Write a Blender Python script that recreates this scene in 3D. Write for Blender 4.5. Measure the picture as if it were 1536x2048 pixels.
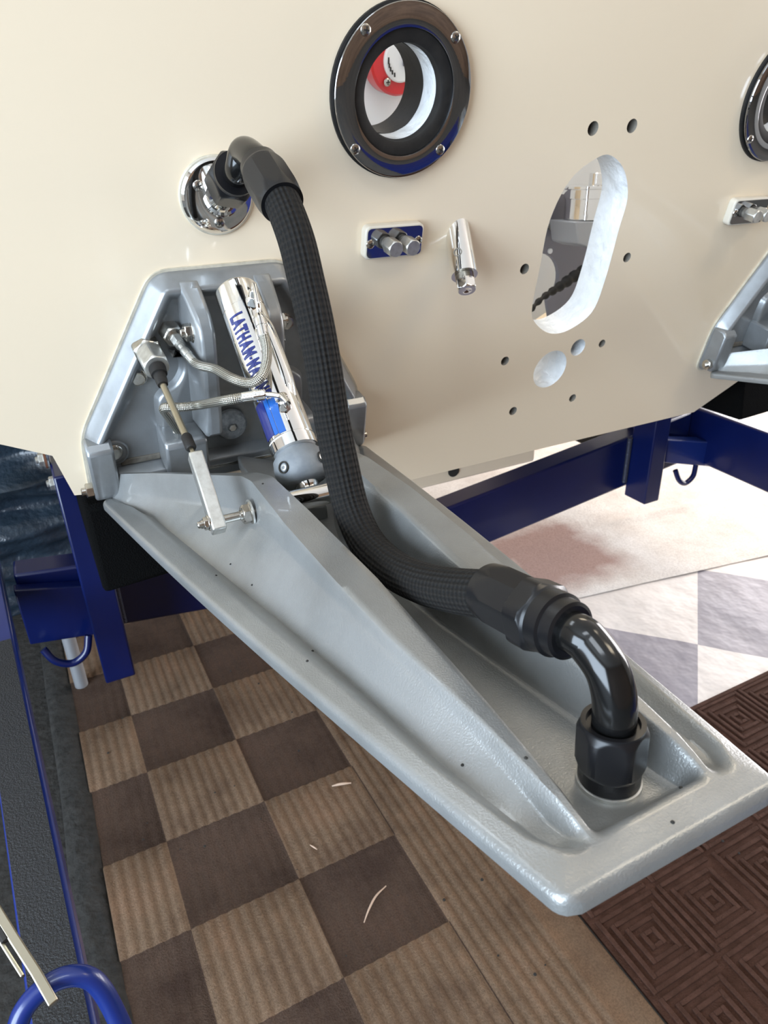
import bpy, bmesh, math, random
from math import sin, cos, pi, radians, sqrt, atan2
from mathutils import Vector, Matrix, noise
random.seed(4)
scene = bpy.context.scene
for o in list(bpy.data.objects): bpy.data.objects.remove(o, do_unlink=True)
COL = scene.collection

# ------------------------------------------------------------------ camera
CX, CY, CZ = -0.8447, -0.8910, -0.0706
YAW, PITCH, ROLL, FPX = 0.46259, 0.46436, 0.03082, 1414.96
W, H = 1536.0, 2048.0
_f = Vector((sin(YAW)*cos(PITCH), cos(YAW)*cos(PITCH), -sin(PITCH)))
_r = Vector((cos(YAW), -sin(YAW), 0)); _d = _f.cross(_r)
_R = cos(ROLL)*_r + sin(ROLL)*_d; _D = -sin(ROLL)*_r + cos(ROLL)*_d
CAM = Vector((CX, CY, CZ))
cam = bpy.data.cameras.new('camera'); camo = bpy.data.objects.new('camera', cam); COL.objects.link(camo)
camo.matrix_world = Matrix(((_R.x, -_D.x, -_f.x, CX), (_R.y, -_D.y, -_f.y, CY), (_R.z, -_D.z, -_f.z, CZ), (0, 0, 0, 1)))
cam.sensor_fit = 'VERTICAL'; cam.sensor_height = 36.0; cam.lens = 36.0*FPX/H
cam.clip_start = 0.01; cam.clip_end = 60
cam.dof.use_dof = True; cam.dof.focus_distance = 0.66; cam.dof.aperture_fstop = 16
scene.camera = camo

# ------------------------------------------------------------------ light and exposure
vs = scene.view_settings
vs.view_transform = 'Standard'; vs.look = 'None'; vs.gamma = 1.0; vs.use_curve_mapping = False
vs.exposure = 0.42
wd = bpy.data.worlds.new('daylight'); scene.world = wd; wd.use_nodes = True
wd.node_tree.nodes['Background'].inputs[0].default_value = (0.86, 0.93, 1.0, 1)
wd.node_tree.nodes['Background'].inputs[1].default_value = 1.6
def area(name, loc, direction, sx, sy, power, color):
    l = bpy.data.lights.new(name, 'AREA'); l.shape = 'RECTANGLE'; l.size = sx; l.size_y = sy
    l.energy = power; l.color = color
    o = bpy.data.objects.new(name, l); COL.objects.link(o); o.location = loc
    o.rotation_euler = Vector(direction).to_track_quat('-Z', 'Y').to_euler()
    return o
area('daylight_right_doorway', (4.9, 1.2, 0.1), (-1, 0, -0.12), 4.4, 2.6, 300, (1.0, 0.95, 0.95))
area('daylight_left_doorway', (-3.9, -1.9, 0.2), (1, 0.25, -0.1), 2.8, 2.6, 240, (0.68, 0.83, 1.0))

# ------------------------------------------------------------------ places
ZF = -1.35                                           # the floor; z = 0 is the height of the exhaust outlets
TILT = radians(13)
U = Vector((1, 0, 0)); V = Vector((0, -sin(TILT), cos(TILT))); N = Vector((0, -cos(TILT), -sin(TILT)))
def pl(u, v, h=0.0): return U*u + V*v + N*h          # a point on (or proud of) the raked transom
def ray(px, py): return _R*((px-W/2)/FPX) + _D*((py-H/2)/FPX) + _f
def hit(px, py, p0, n):
    d = ray(px, py); return CAM + d*(((p0-CAM).dot(n))/d.dot(n))
def PT(px, py, h=0.0): return hit(px, py, N*h, N)
def UV(px, py, h=0.0):
    q = PT(px, py, h); return (q.dot(U), q.dot(V))
def PXx(px, py, x): return hit(px, py, Vector((x, 0, 0)), Vector((1, 0, 0)))
def PXy(px, py, y): return hit(px, py, Vector((0, y, 0)), Vector((0, 1, 0)))
def PXz(px, py, z): return hit(px, py, Vector((0, 0, z)), Vector((0, 0, 1)))
TO = Vector((-.6, .087, -.484)); TE = Vector((-.6, -.733, -.39)); TL = (TE-TO).length
TS = (TE-TO).normalized(); TT = Vector((0, -TS.z, TS.y)); TT = TT if TT.z > 0 else -TT
def TAB(x, s, k): return TO + U*x + TS*s + TT*k

# ------------------------------------------------------------------ materials
MATS = {}
def nodes(name):
    m = bpy.data.materials.new(name); m.use_nodes = True; nt = m.node_tree
    b = nt.nodes['Principled BSDF']; MATS[name] = m
    return m, nt, b
def lk(nt, a, b): nt.links.new(a, b)
def bump(nt, b, height, strength, dist):
    n = nt.nodes.new('ShaderNodeBump'); n.inputs['Strength'].default_value = strength; n.inputs['Distance'].default_value = dist
    lk(nt, height, n.inputs['Height']); lk(nt, n.outputs[0], b.inputs['Normal']); return n
def objco(nt): return nt.nodes.new('ShaderNodeTexCoord').outputs['Object']
def noi(nt, scale, detail=3, rough=.5, co=None):
    n = nt.nodes.new('ShaderNodeTexNoise'); n.inputs['Scale'].default_value = scale; n.inputs['Detail'].default_value = detail
    n.inputs['Roughness'].default_value = rough
    lk(nt, co if co else objco(nt), n.inputs['Vector']); return n
def ramp(nt, fac, stops):
    r = nt.nodes.new('ShaderNodeValToRGB'); e = r.color_ramp.elements
    while len(e) < len(stops): e.new(0.5)
    for i, (p, c) in enumerate(stops): e[i].position = p; e[i].color = (*c, 1)
    lk(nt, fac, r.inputs[0]); return r
def mat(name, col, metal=0, rough=.5, coat=0, spec=None, var=None, bmp=None):
    m, nt, b = nodes(name)
    b.inputs['Base Color'].default_value = (*col, 1); b.inputs['Metallic'].default_value = metal; b.inputs['Roughness'].default_value = rough
    if coat: b.inputs['Coat Weight'].default_value = coat; b.inputs['Coat Roughness'].default_value = .04
    if spec is not None: b.inputs['Specular IOR Level'].default_value = spec
    if var:                                             # (scale, second colour)
        n = noi(nt, var[0], 4, .6); r = ramp(nt, n.outputs[0], [(.38, col), (.68, var[1])]); lk(nt, r.outputs[0], b.inputs['Base Color'])
    if bmp: bump(nt, b, noi(nt, bmp[0], 3).outputs[0], bmp[1], bmp[2])
    return m
mat('gelcoat', (.81, .684, .512), 0, .22, .5)
mat('white_paint', (.76, .78, .79), 0, .32, .2, var=(38, (.66, .68, .69)), bmp=(55, .9, .006))
mat('hole_brown', (.20, .18, .15), 0, .7)  # dark brown for drilled hole walls and the nozzle's side hole
mat('inner_white', (.86, .88, .90), 0, .4)
mat('casting', (.275, .288, .297), .5, .33, .3, var=(14, (.215, .22, .22)), bmp=(420, .08, .001))
mat('tab_paint', (.305, .312, .308), .5, .34, .25, var=(9, (.24, .243, .235)), bmp=(700, .5, .0006))
mat('dark_mottle', (.10, .088, .07), 0, .7, var=(60, (.20, .18, .15)))  # dark brown mottle for slot strips and plug necks
mat('chrome', (.83, .82, .80), 1, .045)
mat('steel', (.56, .54, .50), 1, .22, var=(160, (.42, .40, .36)))
mat('dull_steel', (.62, .62, .59), .9, .38, var=(120, (.50, .49, .46)))
mat('brass_rod', (.42, .38, .29), 1, .32)
mat('dark_chrome', (.36, .365, .38), 1, .05)
mat('black_anodised', (.006, .006, .007), 0, .30, spec=.35)
mat('black_tube', (.005, .005, .005), 0, .14, spec=.45)
mat('black_rubber', (.011, .010, .0095), 0, .6, spec=.3, var=(40, (.020, .018, .016)), bmp=(140, .3, .001))
mat('grey_rubber', (.155, .17, .185), 0, .55, var=(60, (.20, .215, .225)), bmp=(200, .3, .001))
mat('zinc', (.20, .215, .225), .3, .62, var=(160, (.33, .345, .35)), bmp=(300, .7, .001))
mat('white_plastic', (.60, .55, .46), 0, .35)
mat('sealant', (.55, .50, .40), 0, .6, var=(70, (.42, .38, .30)))
mat('decal_navy', (.008, .016, .12), 0, .3, .2)
mat('decal_blue', (.006, .085, .34), 0, .3, .2)
mat('decal_white', (.8, .8, .8), 0, .3, .4)
mat('red_stripe', (.65, .03, .02), 0, .35)
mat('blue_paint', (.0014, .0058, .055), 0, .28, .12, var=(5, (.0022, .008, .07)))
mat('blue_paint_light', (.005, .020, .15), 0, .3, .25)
mat('grip', (.022, .023, .025), 0, .62, bmp=(420, 1.0, .003))
mat('rust', (.16, .06, .03), .2, .8)
mat('weld', (.05, .055, .08), .5, .45, bmp=(200, .8, .003))
mat('carpet_black', (.0035, .0035, .0035), 0, .97, spec=.05, bmp=(500, .6, .004))
mat('tarp', (.012, .020, .032), 0, .3, .3, var=(6, (.026, .042, .060)), bmp=(45, .6, .01))
mat('red_plastic', (.60, .015, .02), 0, .3, .4)
mat('grey_plate', (.21, .205, .24), .3, .4)
mat('galv', (.42, .43, .45), .6, .45)
mat('wood_shaving', (.55, .40, .30), 0, .8)
mat('speck', (.02, .018, .015), 0, .9)
mat('plaster', (.72, .69, .64), 0, .9)
mat('ceil', (.72, .70, .66), 0, .9)
mat('dark_fabric', (.030, .029, .027), 0, .95, spec=.1, var=(40, (.045, .043, .040)), bmp=(60, 1.0, .006))

def braid(name, c1, c2, metal, rough, nu, nv, dist):
    m, nt, b = nodes(name)
    uv = nt.nodes.new('ShaderNodeUVMap'); sep = nt.nodes.new('ShaderNodeSeparateXYZ'); lk(nt, uv.outputs[0], sep.inputs[0])
    def mth(op, a, c):
        n = nt.nodes.new('ShaderNodeMath'); n.operation = op
        for i, q in enumerate((a, c)):
            if q is None: continue
            if isinstance(q, (int, float)): n.inputs[i].default_value = q
            else: lk(nt, q, n.inputs[i])
        return n.outputs[0]
    u = mth('MULTIPLY', sep.outputs[0], nu); v = mth('MULTIPLY', sep.outputs[1], nv)
    p = mth('SINE', mth('MULTIPLY', mth('ADD', u, v), 2*pi), None); q = mth('SINE', mth('MULTIPLY', mth('SUBTRACT', u, v), 2*pi), None)
    hgt = mth('MULTIPLY', p, q)
    hgt = mth('ADD', mth('MULTIPLY', hgt, .5), .5)
    r = ramp(nt, hgt, [(.2, c1), (.75, c2)]); lk(nt, r.outputs[0], b.inputs['Base Color'])
    b.inputs['Metallic'].default_value = metal; b.inputs['Roughness'].default_value = rough
    b.inputs['Specular IOR Level'].default_value = .5 if metal else .22
    bump(nt, b, hgt, .9, dist)
braid('hose_braid', (.006, .006, .006), (.0135, .012, .0105), 0, .8, 12, 84, .0020)
braid('steel_braid', (.10, .095, .08), (.62, .59, .51), .9, .3, 8, 300, .0008)

VROT = radians(41.2)
def _voff():
    c, s_ = cos(-VROT), sin(-VROT); x, y = 1.012/.44, .465/.44
    return (-(c*x-s_*y)+50, -(s_*x+c*y)+50, .5)
VINYL_OFF = _voff()
def checker_vinyl():
    m, nt, b = nodes('vinyl')
    mp = nt.nodes.new('ShaderNodeMapping'); lk(nt, nt.nodes.new('ShaderNodeNewGeometry').outputs['Position'], mp.inputs[0]); mp.inputs['Rotation'].default_value = (0, 0, -VROT); mp.inputs['Location'].default_value = VINYL_OFF
    ck = nt.nodes.new('ShaderNodeTexChecker'); mp.inputs['Scale'].default_value = (1/.44, 1/.44, 0); ck.inputs['Scale'].default_value = 1; lk(nt, mp.outputs[0], ck.inputs['Vector'])
    ck.inputs[1].default_value = (.66, .61, .57, 1); ck.inputs[2].default_value = (.24, .22, .25, 1)
    n = noi(nt, 7, 5, .65); mx = nt.nodes.new('ShaderNodeMixRGB'); mx.blend_type = 'MULTIPLY'; mx.inputs[0].default_value = .45
    r = ramp(nt, n.outputs[0], [(.3, (.72, .68, .66)), (.65, (1, 1, 1))]); lk(nt, ck.outputs[0], mx.inputs[1]); lk(nt, r.outputs[0], mx.inputs[2])
    lk(nt, mx.outputs[0], b.inputs['Base Color']); b.inputs['Roughness'].default_value = .5
    bump(nt, b, noi(nt, 5, 4).outputs[0], .5, .03)

def mat_checks(name, light, dark, size, x0, y0, xmax):
    """woven checked mat: light ribbed squares, dark flat ones; squares laid from (x0, y0)"""
    m, nt, b = nodes(name)
    mp = nt.nodes.new('ShaderNodeMapping'); g = nt.nodes.new('ShaderNodeNewGeometry'); lk(nt, g.outputs['Position'], mp.inputs[0])
    mp.inputs['Location'].default_value = (-x0/size+100, -y0/size+100, .5); mp.inputs['Scale'].default_value = (1/size, 1/size, 0)
    ck = nt.nodes.new('ShaderNodeTexChecker'); ck.inputs['Scale'].default_value = 1; lk(nt, mp.outputs[0], ck.inputs['Vector'])
    ck.inputs[1].default_value = (*light, 1); ck.inputs[2].default_value = (*dark, 1)
    sp = nt.nodes.new('ShaderNodeSeparateXYZ'); lk(nt, g.outputs['Position'], sp.inputs[0])
    gt = nt.nodes.new('ShaderNodeMath'); gt.operation = 'GREATER_THAN'; gt.inputs[1].default_value = xmax-.153; lk(nt, sp.outputs[0], gt.inputs[0])
    mb = nt.nodes.new('ShaderNodeMixRGB'); lk(nt, gt.outputs[0], mb.inputs[0]); lk(nt, ck.outputs[0], mb.inputs[1]); mb.inputs[2].default_value = (*[c*.95 for c in light], 1)
    n = noi(nt, 5.5, 6, .72, g.outputs['Position']); r = ramp(nt, n.outputs[0], [(.32, (.55, .48, .47)), (.5, (.95, .88, .84)), (.70, (1.3, 1.12, 1.05))])
    mx = nt.nodes.new('ShaderNodeMixRGB'); mx.blend_type = 'MULTIPLY'; mx.inputs[0].default_value = .85
    lk(nt, mb.outputs[0], mx.inputs[1]); lk(nt, r.outputs[0], mx.inputs[2])
    n2 = noi(nt, 260, 3, .7, g.outputs['Position']); mx2 = nt.nodes.new('ShaderNodeMixRGB'); mx2.blend_type = 'MULTIPLY'; mx2.inputs[0].default_value = .5
    r2 = ramp(nt, n2.outputs[0], [(.35, (.55, .55, .55)), (.6, (1.15, 1.15, 1.15))]); lk(nt, mx.outputs[0], mx2.inputs[1]); lk(nt, r2.outputs[0], mx2.inputs[2])
    lk(nt, mx2.outputs[0], b.inputs['Base Color']); b.inputs['Roughness'].default_value = .95; b.inputs['Specular IOR Level'].default_value = .1
    bump(nt, b, n2.outputs[0], .7, .004)
mat_checks('mat_brown', (.182, .130, .088), (.078, .055, .042), .214, -.815, .452, -.232)
checker_vinyl()
def daylight_tinted_carpet():  # pale tones hold the strong daylight on this mat; pink patch is its pattern
    m, nt, b = nodes('mat_daylight_tint')
    g = nt.nodes.new('ShaderNodeNewGeometry'); sp = nt.nodes.new('ShaderNodeSeparateXYZ'); lk(nt, g.outputs['Position'], sp.inputs[0])
    nz = noi(nt, 9, 4, .6, g.outputs['Position'])
    def band(sock, c, half, soft):
        a = nt.nodes.new('ShaderNodeMath'); a.operation = 'SUBTRACT'; lk(nt, sock, a.inputs[0]); a.inputs[1].default_value = c
        j = nt.nodes.new('ShaderNodeMath'); j.operation = 'MULTIPLY_ADD'; lk(nt, nz.outputs[0], j.inputs[0]); j.inputs[1].default_value = .14; lk(nt, a.outputs[0], j.inputs[2])
        k = nt.nodes.new('ShaderNodeMath'); k.operation = 'ABSOLUTE'; lk(nt, j.outputs[0], k.inputs[0])
        r = nt.nodes.new('ShaderNodeMapRange'); r.inputs[1].default_value = half+soft; r.inputs[2].default_value = half-soft; lk(nt, k.outputs[0], r.inputs[0]); return r.outputs[0]
    mu = nt.nodes.new('ShaderNodeMath'); mu.operation = 'MULTIPLY'; lk(nt, band(sp.outputs[0], .72, .20, .05), mu.inputs[0]); lk(nt, band(sp.outputs[1], .86, .20, .06), mu.inputs[1])
    n = noi(nt, 5, 5, .65, g.outputs['Position']); base = ramp(nt, n.outputs[0], [(.3, (.56, .50, .46)), (.5, (.66, .62, .58)), (.7, (.74, .71, .68))])
    mx = nt.nodes.new('ShaderNodeMixRGB'); lk(nt, mu.outputs[0], mx.inputs[0]); lk(nt, base.outputs[0], mx.inputs[1]); mx.inputs[2].default_value = (.36, .25, .22, 1)
    n2 = noi(nt, 150, 4, .7, g.outputs['Position']); r2 = ramp(nt, n2.outputs[0], [(.3, (.72, .70, .70)), (.6, (1.05, 1.05, 1.05))])
    m2 = nt.nodes.new('ShaderNodeMixRGB'); m2.blend_type = 'MULTIPLY'; m2.inputs[0].default_value = .6; lk(nt, mx.outputs[0], m2.inputs[1]); lk(nt, r2.outputs[0], m2.inputs[2])
    lk(nt, m2.outputs[0], b.inputs['Base Color']); b.inputs['Roughness'].default_value = .95; b.inputs['Specular IOR Level'].default_value = .1
    bump(nt, b, n2.outputs[0], .6, .004)
daylight_tinted_carpet()
mat('mat_scraper', (.050, .023, .015), 0, .9, spec=.15, var=(30, (.075, .036, .025)), bmp=(300, .8, .003))
def floor_mat():
    m, nt, b = nodes('floor_pale')
    n = noi(nt, 2.2, 5, .65); r = ramp(nt, n.outputs[0], [(.3, (.055, .060, .058)), (.5, (.085, .085, .080)), (.7, (.11, .095, .085))])
    lk(nt, r.outputs[0], b.inputs['Base Color']); b.inputs['Roughness'].default_value = .7
floor_mat()
def plank_wall():
    m, nt, b = nodes('wood_wall')
    n = noi(nt, 3, 4); r = ramp(nt, n.outputs[0], [(.3, (.10, .060, .036)), (.7, (.20, .125, .075))]); lk(nt, r.outputs[0], b.inputs['Base Color']); b.inputs['Roughness'].default_value = .6
plank_wall()
def emit(name, col, st):
    m, nt, b = nodes(name); b.inputs['Emission Color'].default_value = (*col, 1); b.inputs['Emission Strength'].default_value = st; b.inputs['Base Color'].default_value = (*col, 1)
emit('lamp_panel', (1.0, .86, .66), 9.0)
emit('added_panel_cool', (.86, .93, 1.0), 6.5)  # for the unseen left pair, added to cool and whiten the transom's left side

# ------------------------------------------------------------------ mesh building
class B:
    """collects shapes into ONE mesh"""
    def __init__(s): s.v = []; s.f = []; s.m = []; s.uv = {}; s.cur = 0
    def add(s, vs, fs, uvs=None):
        o = len(s.v); s.v += [Vector(q) for q in vs]
        for i, f in enumerate(fs):
            if uvs: s.uv[len(s.f)] = uvs[i]
            s.f.append(tuple(o+j for j in f)); s.m.append(s.cur)
        return s
    def box(s, c, ax, ay, az):
        """c centre, half-axis vectors"""
        c, ax, ay, az = map(Vector, (c, ax, ay, az))
        if ax.cross(ay).dot(az) < 0: ax = -ax
        vs = [c+ax*i+ay*j+az*k for i in (-1, 1) for j in (-1, 1) for k in (-1, 1)]
        return s.add(vs, [(0, 1, 3, 2), (4, 6, 7, 5), (0, 4, 5, 1), (2, 3, 7, 6), (0, 2, 6, 4), (1, 5, 7, 3)])
    def prism(s, poly, off):
        """poly: 3D points, extruded by off"""
        off = Vector(off); p = [Vector(q) for q in poly]; n = len(p)
        nn = sum(((p[i]-p[0]).cross(p[(i+1) % n]-p[0]) for i in range(n)), Vector())
        if nn.dot(off) > 0: p.reverse()
        return s.add(p+[q+off for q in p], [tuple(range(n)), tuple(range(2*n-1, n-1, -1))]+[(i, i+n, (i+1) % n+n, (i+1) % n) for i in range(n)])
    def lathe(s, prof, org, axis, seg=40, flat=None, nf=6, cap=True, rot=0.0):
        """prof (z, r) along axis; flat = apothem of n flats, cut into the round"""
        axis = Vector(axis).normalized(); org = Vector(org)
        t = Vector((0, 0, 1)) if abs(axis.z) < .9 else Vector((1, 0, 0))
        a = axis.cross(t).normalized(); b = axis.cross(a)
        if flat:
            d = []
            for i in range(len(prof)-1):
                z0, r0 = prof[i]; z1, r1 = prof[i+1]; k = 5 if abs(r1-r0) > 1e-5 else 2
                d += [(z0+(z1-z0)*j/k, r0+(r1-r0)*j/k) for j in range(k)]
            prof = d+[prof[-1]]
        vs = []
        for z, r in prof:
            for i in range(seg):
                th = 2*pi*i/seg; rr = r
                if flat:
                    ph = (th+rot) % (2*pi/nf) - pi/nf; rr = min(r, flat/cos(ph))
                vs.append(org+axis*z+(a*cos(th)+b*sin(th))*rr)
        fs = []
        for j in range(len(prof)-1):
            for i in range(seg):
                k = (i+1) % seg; fs.append((j*seg+i, (j+1)*seg+i, (j+1)*seg+k, j*seg+k))
        if cap:
            if prof[0][1] > 1e-6: fs.append(tuple(range(seg)))
            if prof[-1][1] > 1e-6: fs.append(tuple((len(prof)-1)*seg+i for i in range(seg-1, -1, -1)))
        return s.add(vs, fs)
    def tube(s, pts, r, seg=20, sub=10, cap=True, smooth=True, rf=None):
        p = [Vector(q) for q in pts]
        if smooth and len(p) > 2:
            q = [p[0]*2-p[1]]+p+[p[-1]*2-p[-2]]; out = []
            for i in range(1, len(q)-2):
                for j in range(sub):
                    t = j/sub; a, b_, c, d = q[i-1], q[i], q[i+1], q[i+2]
                    out.append(.5*((2*b_)+(c-a)*t+(2*a-5*b_+4*c-d)*t*t+(3*b_-a-3*c+d)*t**3))
            p = out+[q[-2]]
        n = len(p); tg = [(p[min(i+1, n-1)]-p[max(i-1, 0)]).normalized() for i in range(n)]
        x = tg[0].orthogonal().normalized(); vs = []; L = [0.0]
        for i in range(n):
            x = (x-tg[i]*x.dot(tg[i])).normalized(); y = tg[i].cross(x)
            rr = r if rf is None else rf(i/(n-1))
            vs += [p[i]+(x*cos(2*pi*k/seg)+y*sin(2*pi*k/seg))*rr for k in range(seg)]
            if i: L.append(L[-1]+(p[i]-p[i-1]).length)
        fs = []; uvs = []
        for i in range(n-1):
            for k in range(seg):
                m = (k+1) % seg; fs.append((i*seg+k, i*seg+m, (i+1)*seg+m, (i+1)*seg+k))
                uvs.append(((k/seg, L[i]), ((k+1)/seg, L[i]), ((k+1)/seg, L[i+1]), (k/seg, L[i+1])))
        if cap:
            fs += [tuple(range(seg-1, -1, -1)), tuple((n-1)*seg+k for k in range(seg))]
            uvs += [tuple((0, 0) for _ in range(seg))]*2
        return s.add(vs, fs, uvs)
    def grid(s, fn, nu, nv):
        vs = [fn(i/nu, j/nv) for j in range(nv+1) for i in range(nu+1)]
        return s.add(vs, [(j*(nu+1)+i, j*(nu+1)+i+1, (j+1)*(nu+1)+i+1, (j+1)*(nu+1)+i) for j in range(nv) for i in range(nu)])
    def sub(s, i): s.cur = i; return s
    def build(s, name, mats, parent=None, sharp=32, bevel=0, fix=False):
        if isinstance(mats, str): mats = [mats]
        lo = Vector([min(q[i] for q in s.v) for i in range(3)]); hi = Vector([max(q[i] for q in s.v) for i in range(3)])
        c = (lo+hi)/2
        me = bpy.data.meshes.new(name); me.from_pydata([q-c for q in s.v], [], s.f)
        for k in mats: me.materials.append(MATS[k])
        me.polygons.foreach_set('material_index', s.m)
        if s.uv:
            ul = me.uv_layers.new(name='UVMap')
            for pi_, uvs in s.uv.items():
                for li, q in zip(me.polygons[pi_].loop_indices, uvs): ul.data[li].uv = q
        if fix:
            bm = bmesh.new(); bm.from_mesh(me); bmesh.ops.recalc_face_normals(bm, faces=bm.faces); bm.to_mesh(me); bm.free()
        me.polygons.foreach_set('use_smooth', [True]*len(me.polygons)); me.update()
        me.set_sharp_from_angle(angle=radians(sharp))
        o = bpy.data.objects.new(name, me); COL.objects.link(o)
        if parent is not None:
            o.parent = parent
            pw = Vector(parent.location); q = parent.parent
            while q is not None: pw += q.location; q = q.parent
            o.location = c-pw
        else: o.location = c
        if bevel:
            b = o.modifiers.new('bevel', 'BEVEL'); b.width = bevel; b.segments = 2; b.limit_method = 'ANGLE'; b.angle_limit = radians(40)
        return o
def tag(o, label=None, cat=None, group=None, kind=None):
    if label: o['label'] = label
    if cat: o['category'] = cat
    if group: o['group'] = group
    if kind: o['kind'] = kind
    return o
def thing(name, loc, label, cat, group=None):
    o = bpy.data.objects.new(name, None); COL.objects.link(o); o.location = loc; o.empty_display_size = .02
    return tag(o, label, cat, group)
def struct(o): o['kind'] = 'structure'; return o
def copy_tree(o, parent=None, shift=None):
    c = o.copy(); COL.objects.link(c); c.parent = parent
    if shift is not None: c.location = o.location+Vector(shift)
    for ch in list(o.children): copy_tree(ch, c)
    return c
def lerp(a, b, t): return a+(b-a)*t
def interp(tb, x):
    if x <= tb[0][0]: return tb[0][1]
    for (x0, y0), (x1, y1) in zip(tb, tb[1:]):
        if x <= x1: return y0+(y1-y0)*(x-x0)/(x1-x0)
    return tb[-1][1]
def sstep(a, b, x):
    t = max(0, min(1, (x-a)/(b-a))); return t*t*(3-2*t)
def screw(name, pos, axis, r, parent, m='steel'):
    b = B(); ax = Vector(axis).normalized()
    b.lathe([(-.004, r*.9), (0, r), (r*.18, r*.92), (r*.34, r*.66), (r*.42, r*.3), (r*.43, 0)], pos, ax, 24)
    t = ax.orthogonal().normalized(); y = ax.cross(t); a = random.random()*3; t, y = t*cos(a)+y*sin(a), y*cos(a)-t*sin(a)
    b.sub(1); c = Vector(pos)+ax*r*.36
    for p, q in ((t, y), (y, t)): b.box(c, p*r*.55, q*r*.13, ax*r*.10)
    return b.build(name, [m, 'speck'], parent)
def hexbolt(name, pos, axis, r, hgt, parent, m='steel', rot=0.0, washer=True, stud=0.0):
    b = B()
    if washer: b.lathe([(-.001, r*1.3), (.0012, r*1.3), (.0018, r*1.2), (.0018, 0)], pos, axis, 32)
    b.lathe([(0, r*.97), (hgt*.9, r*1.12), (hgt, r*.9), (hgt, 0)] if stud == 0 else [(0, r*1.1), (hgt*.82, r*1.12), (hgt, r*.86), (hgt, r*.55), (hgt+stud, r*.55), (hgt+stud+.001, r*.4), (hgt+stud+.001, 0)], pos, axis, 48, flat=r*.95, rot=rot)
    return b.build(name, m, parent, sharp=25)

# ================================================================== the place: floor, walls, ceiling
fl = B().box((.5, .5, ZF-.05), (6, 0, 0), (0, 5.5, 0), (0, 0, .05)).build('floor', 'floor_pale'); struct(fl)
ce = B().box((.5, .5, 2.30), (6, 0, 0), (0, 5.5, 0), (0, 0, .05)).build('ceiling', 'ceil'); struct(ce)
wb = B().box((.5, 5.05, .45), (5.5, 0, 0), (0, .05, 0), (0, 0, 1.8)).build('wall_back', 'plaster'); struct(wb)
wf = B().box((.5, -4.05, .45), (5.5, 0, 0), (0, .05, 0), (0, 0, 1.8)).build('wall_front', 'wood_wall'); struct(wf)
b = B()                                                  # right wall round a wide open doorway
b.box((5.05, -2.5, .45), (.05, 0, 0), (0, 1.5, 0), (0, 0, 1.8)); b.box((5.05, 4.2, .45), (.05, 0, 0), (0, .8, 0), (0, 0, 1.8)); b.box((5.05, 1.2, 1.85), (.05, 0, 0), (0, 2.2, 0), (0, 0, .4))
struct(b.build('wall_right', 'plaster'))
b = B()
b.box((-4.05, 2.25, .45), (.05, 0, 0), (0, 2.75, 0), (0, 0, 1.8)); b.box((-4.05, -3.65, .45), (.05, 0, 0), (0, .35, 0), (0, 0, 1.8)); b.box((-4.05, -1.9, 1.9), (.05, 0, 0), (0, 1.4, 0), (0, 0, .35))
struct(b.build('wall_left', 'plaster'))
for i, (x, y) in enumerate(((-1.4, -1.7), (1.4, -1.7), (-1.4, 1.3), (1.4, 1.3))):  # the cool left pair is added for its light on the transom
    t = thing('ceiling_light', (x, y, 2.25), ['unseen cool white panel added behind the viewer on the left', 'warm panel ceiling light behind the viewer on the right', 'unseen cool white panel added above the left side of the boat', 'warm panel ceiling light above the right side of the boat'][i], 'ceiling light', 'panel ceiling lights')
    f = B()
    for dx, dy, ax, ay in ((.62, 0, .02, .34), (-.62, 0, .02, .34), (0, .32, .64, .02), (0, -.32, .64, .02)): f.box((x+dx, y+dy, 2.225), (ax, 0, 0), (0, ay, 0), (0, 0, .025))
    f.build('frame', 'galv', t)
    B().box((x, y, 2.228), (.6, 0, 0), (0, .3, 0), (0, 0, .008)).build('diffuser', 'lamp_panel' if x > 0 else 'added_panel_cool', t)

# ------------------------------------------------------------------ mats on the floor
def ribbed_mat():
    S = .214; xs = []; x = -.945
    while x < -.232: xs.append(x); x += .0038
    xs += [-.232, -.20, -.170, -.165]
    ys = []
    k0 = -5
    edges = [.452+S*k for k in range(-5, 6)]
    for a in edges: ys += [a-.003, a+.003]
    ys = sorted(ys)
    z0 = ZF+.008; vs = []
    for y in ys:
        for x in xs:
            cx = math.floor((x+.815)/S); cy = math.floor((y-.452)/S); dark = (cx+cy) % 2 == 0
            z = z0
            if x >= -.232: z = z0-.0005
            elif not dark or x > -.385: z = z0+.0015+0.0042*(.5+.5*sin(2*pi*x/.0225))**.8
            if x <= -.942 or x >= -.166: z = ZF+.001
            vs.append((x, y, z))
    n = len(xs); m = len(ys)
    b = B().add(vs, [(j*n+i, j*n+i+1, (j+1)*n+i+1, (j+1)*n+i) for j in range(m-1) for i in range(n-1)])
    b.box((-.555, (ys[0]+ys[-1])/2, ZF+.0015), (.389, 0, 0), (0, (ys[-1]-ys[0])/2, 0), (0, 0, .0012))
    return b.build('checked_mat', 'mat_brown', sharp=60)
tag(ribbed_mat(), 'brown checked mat with ribbed squares lying under the near trim tab', 'mat')
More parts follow.
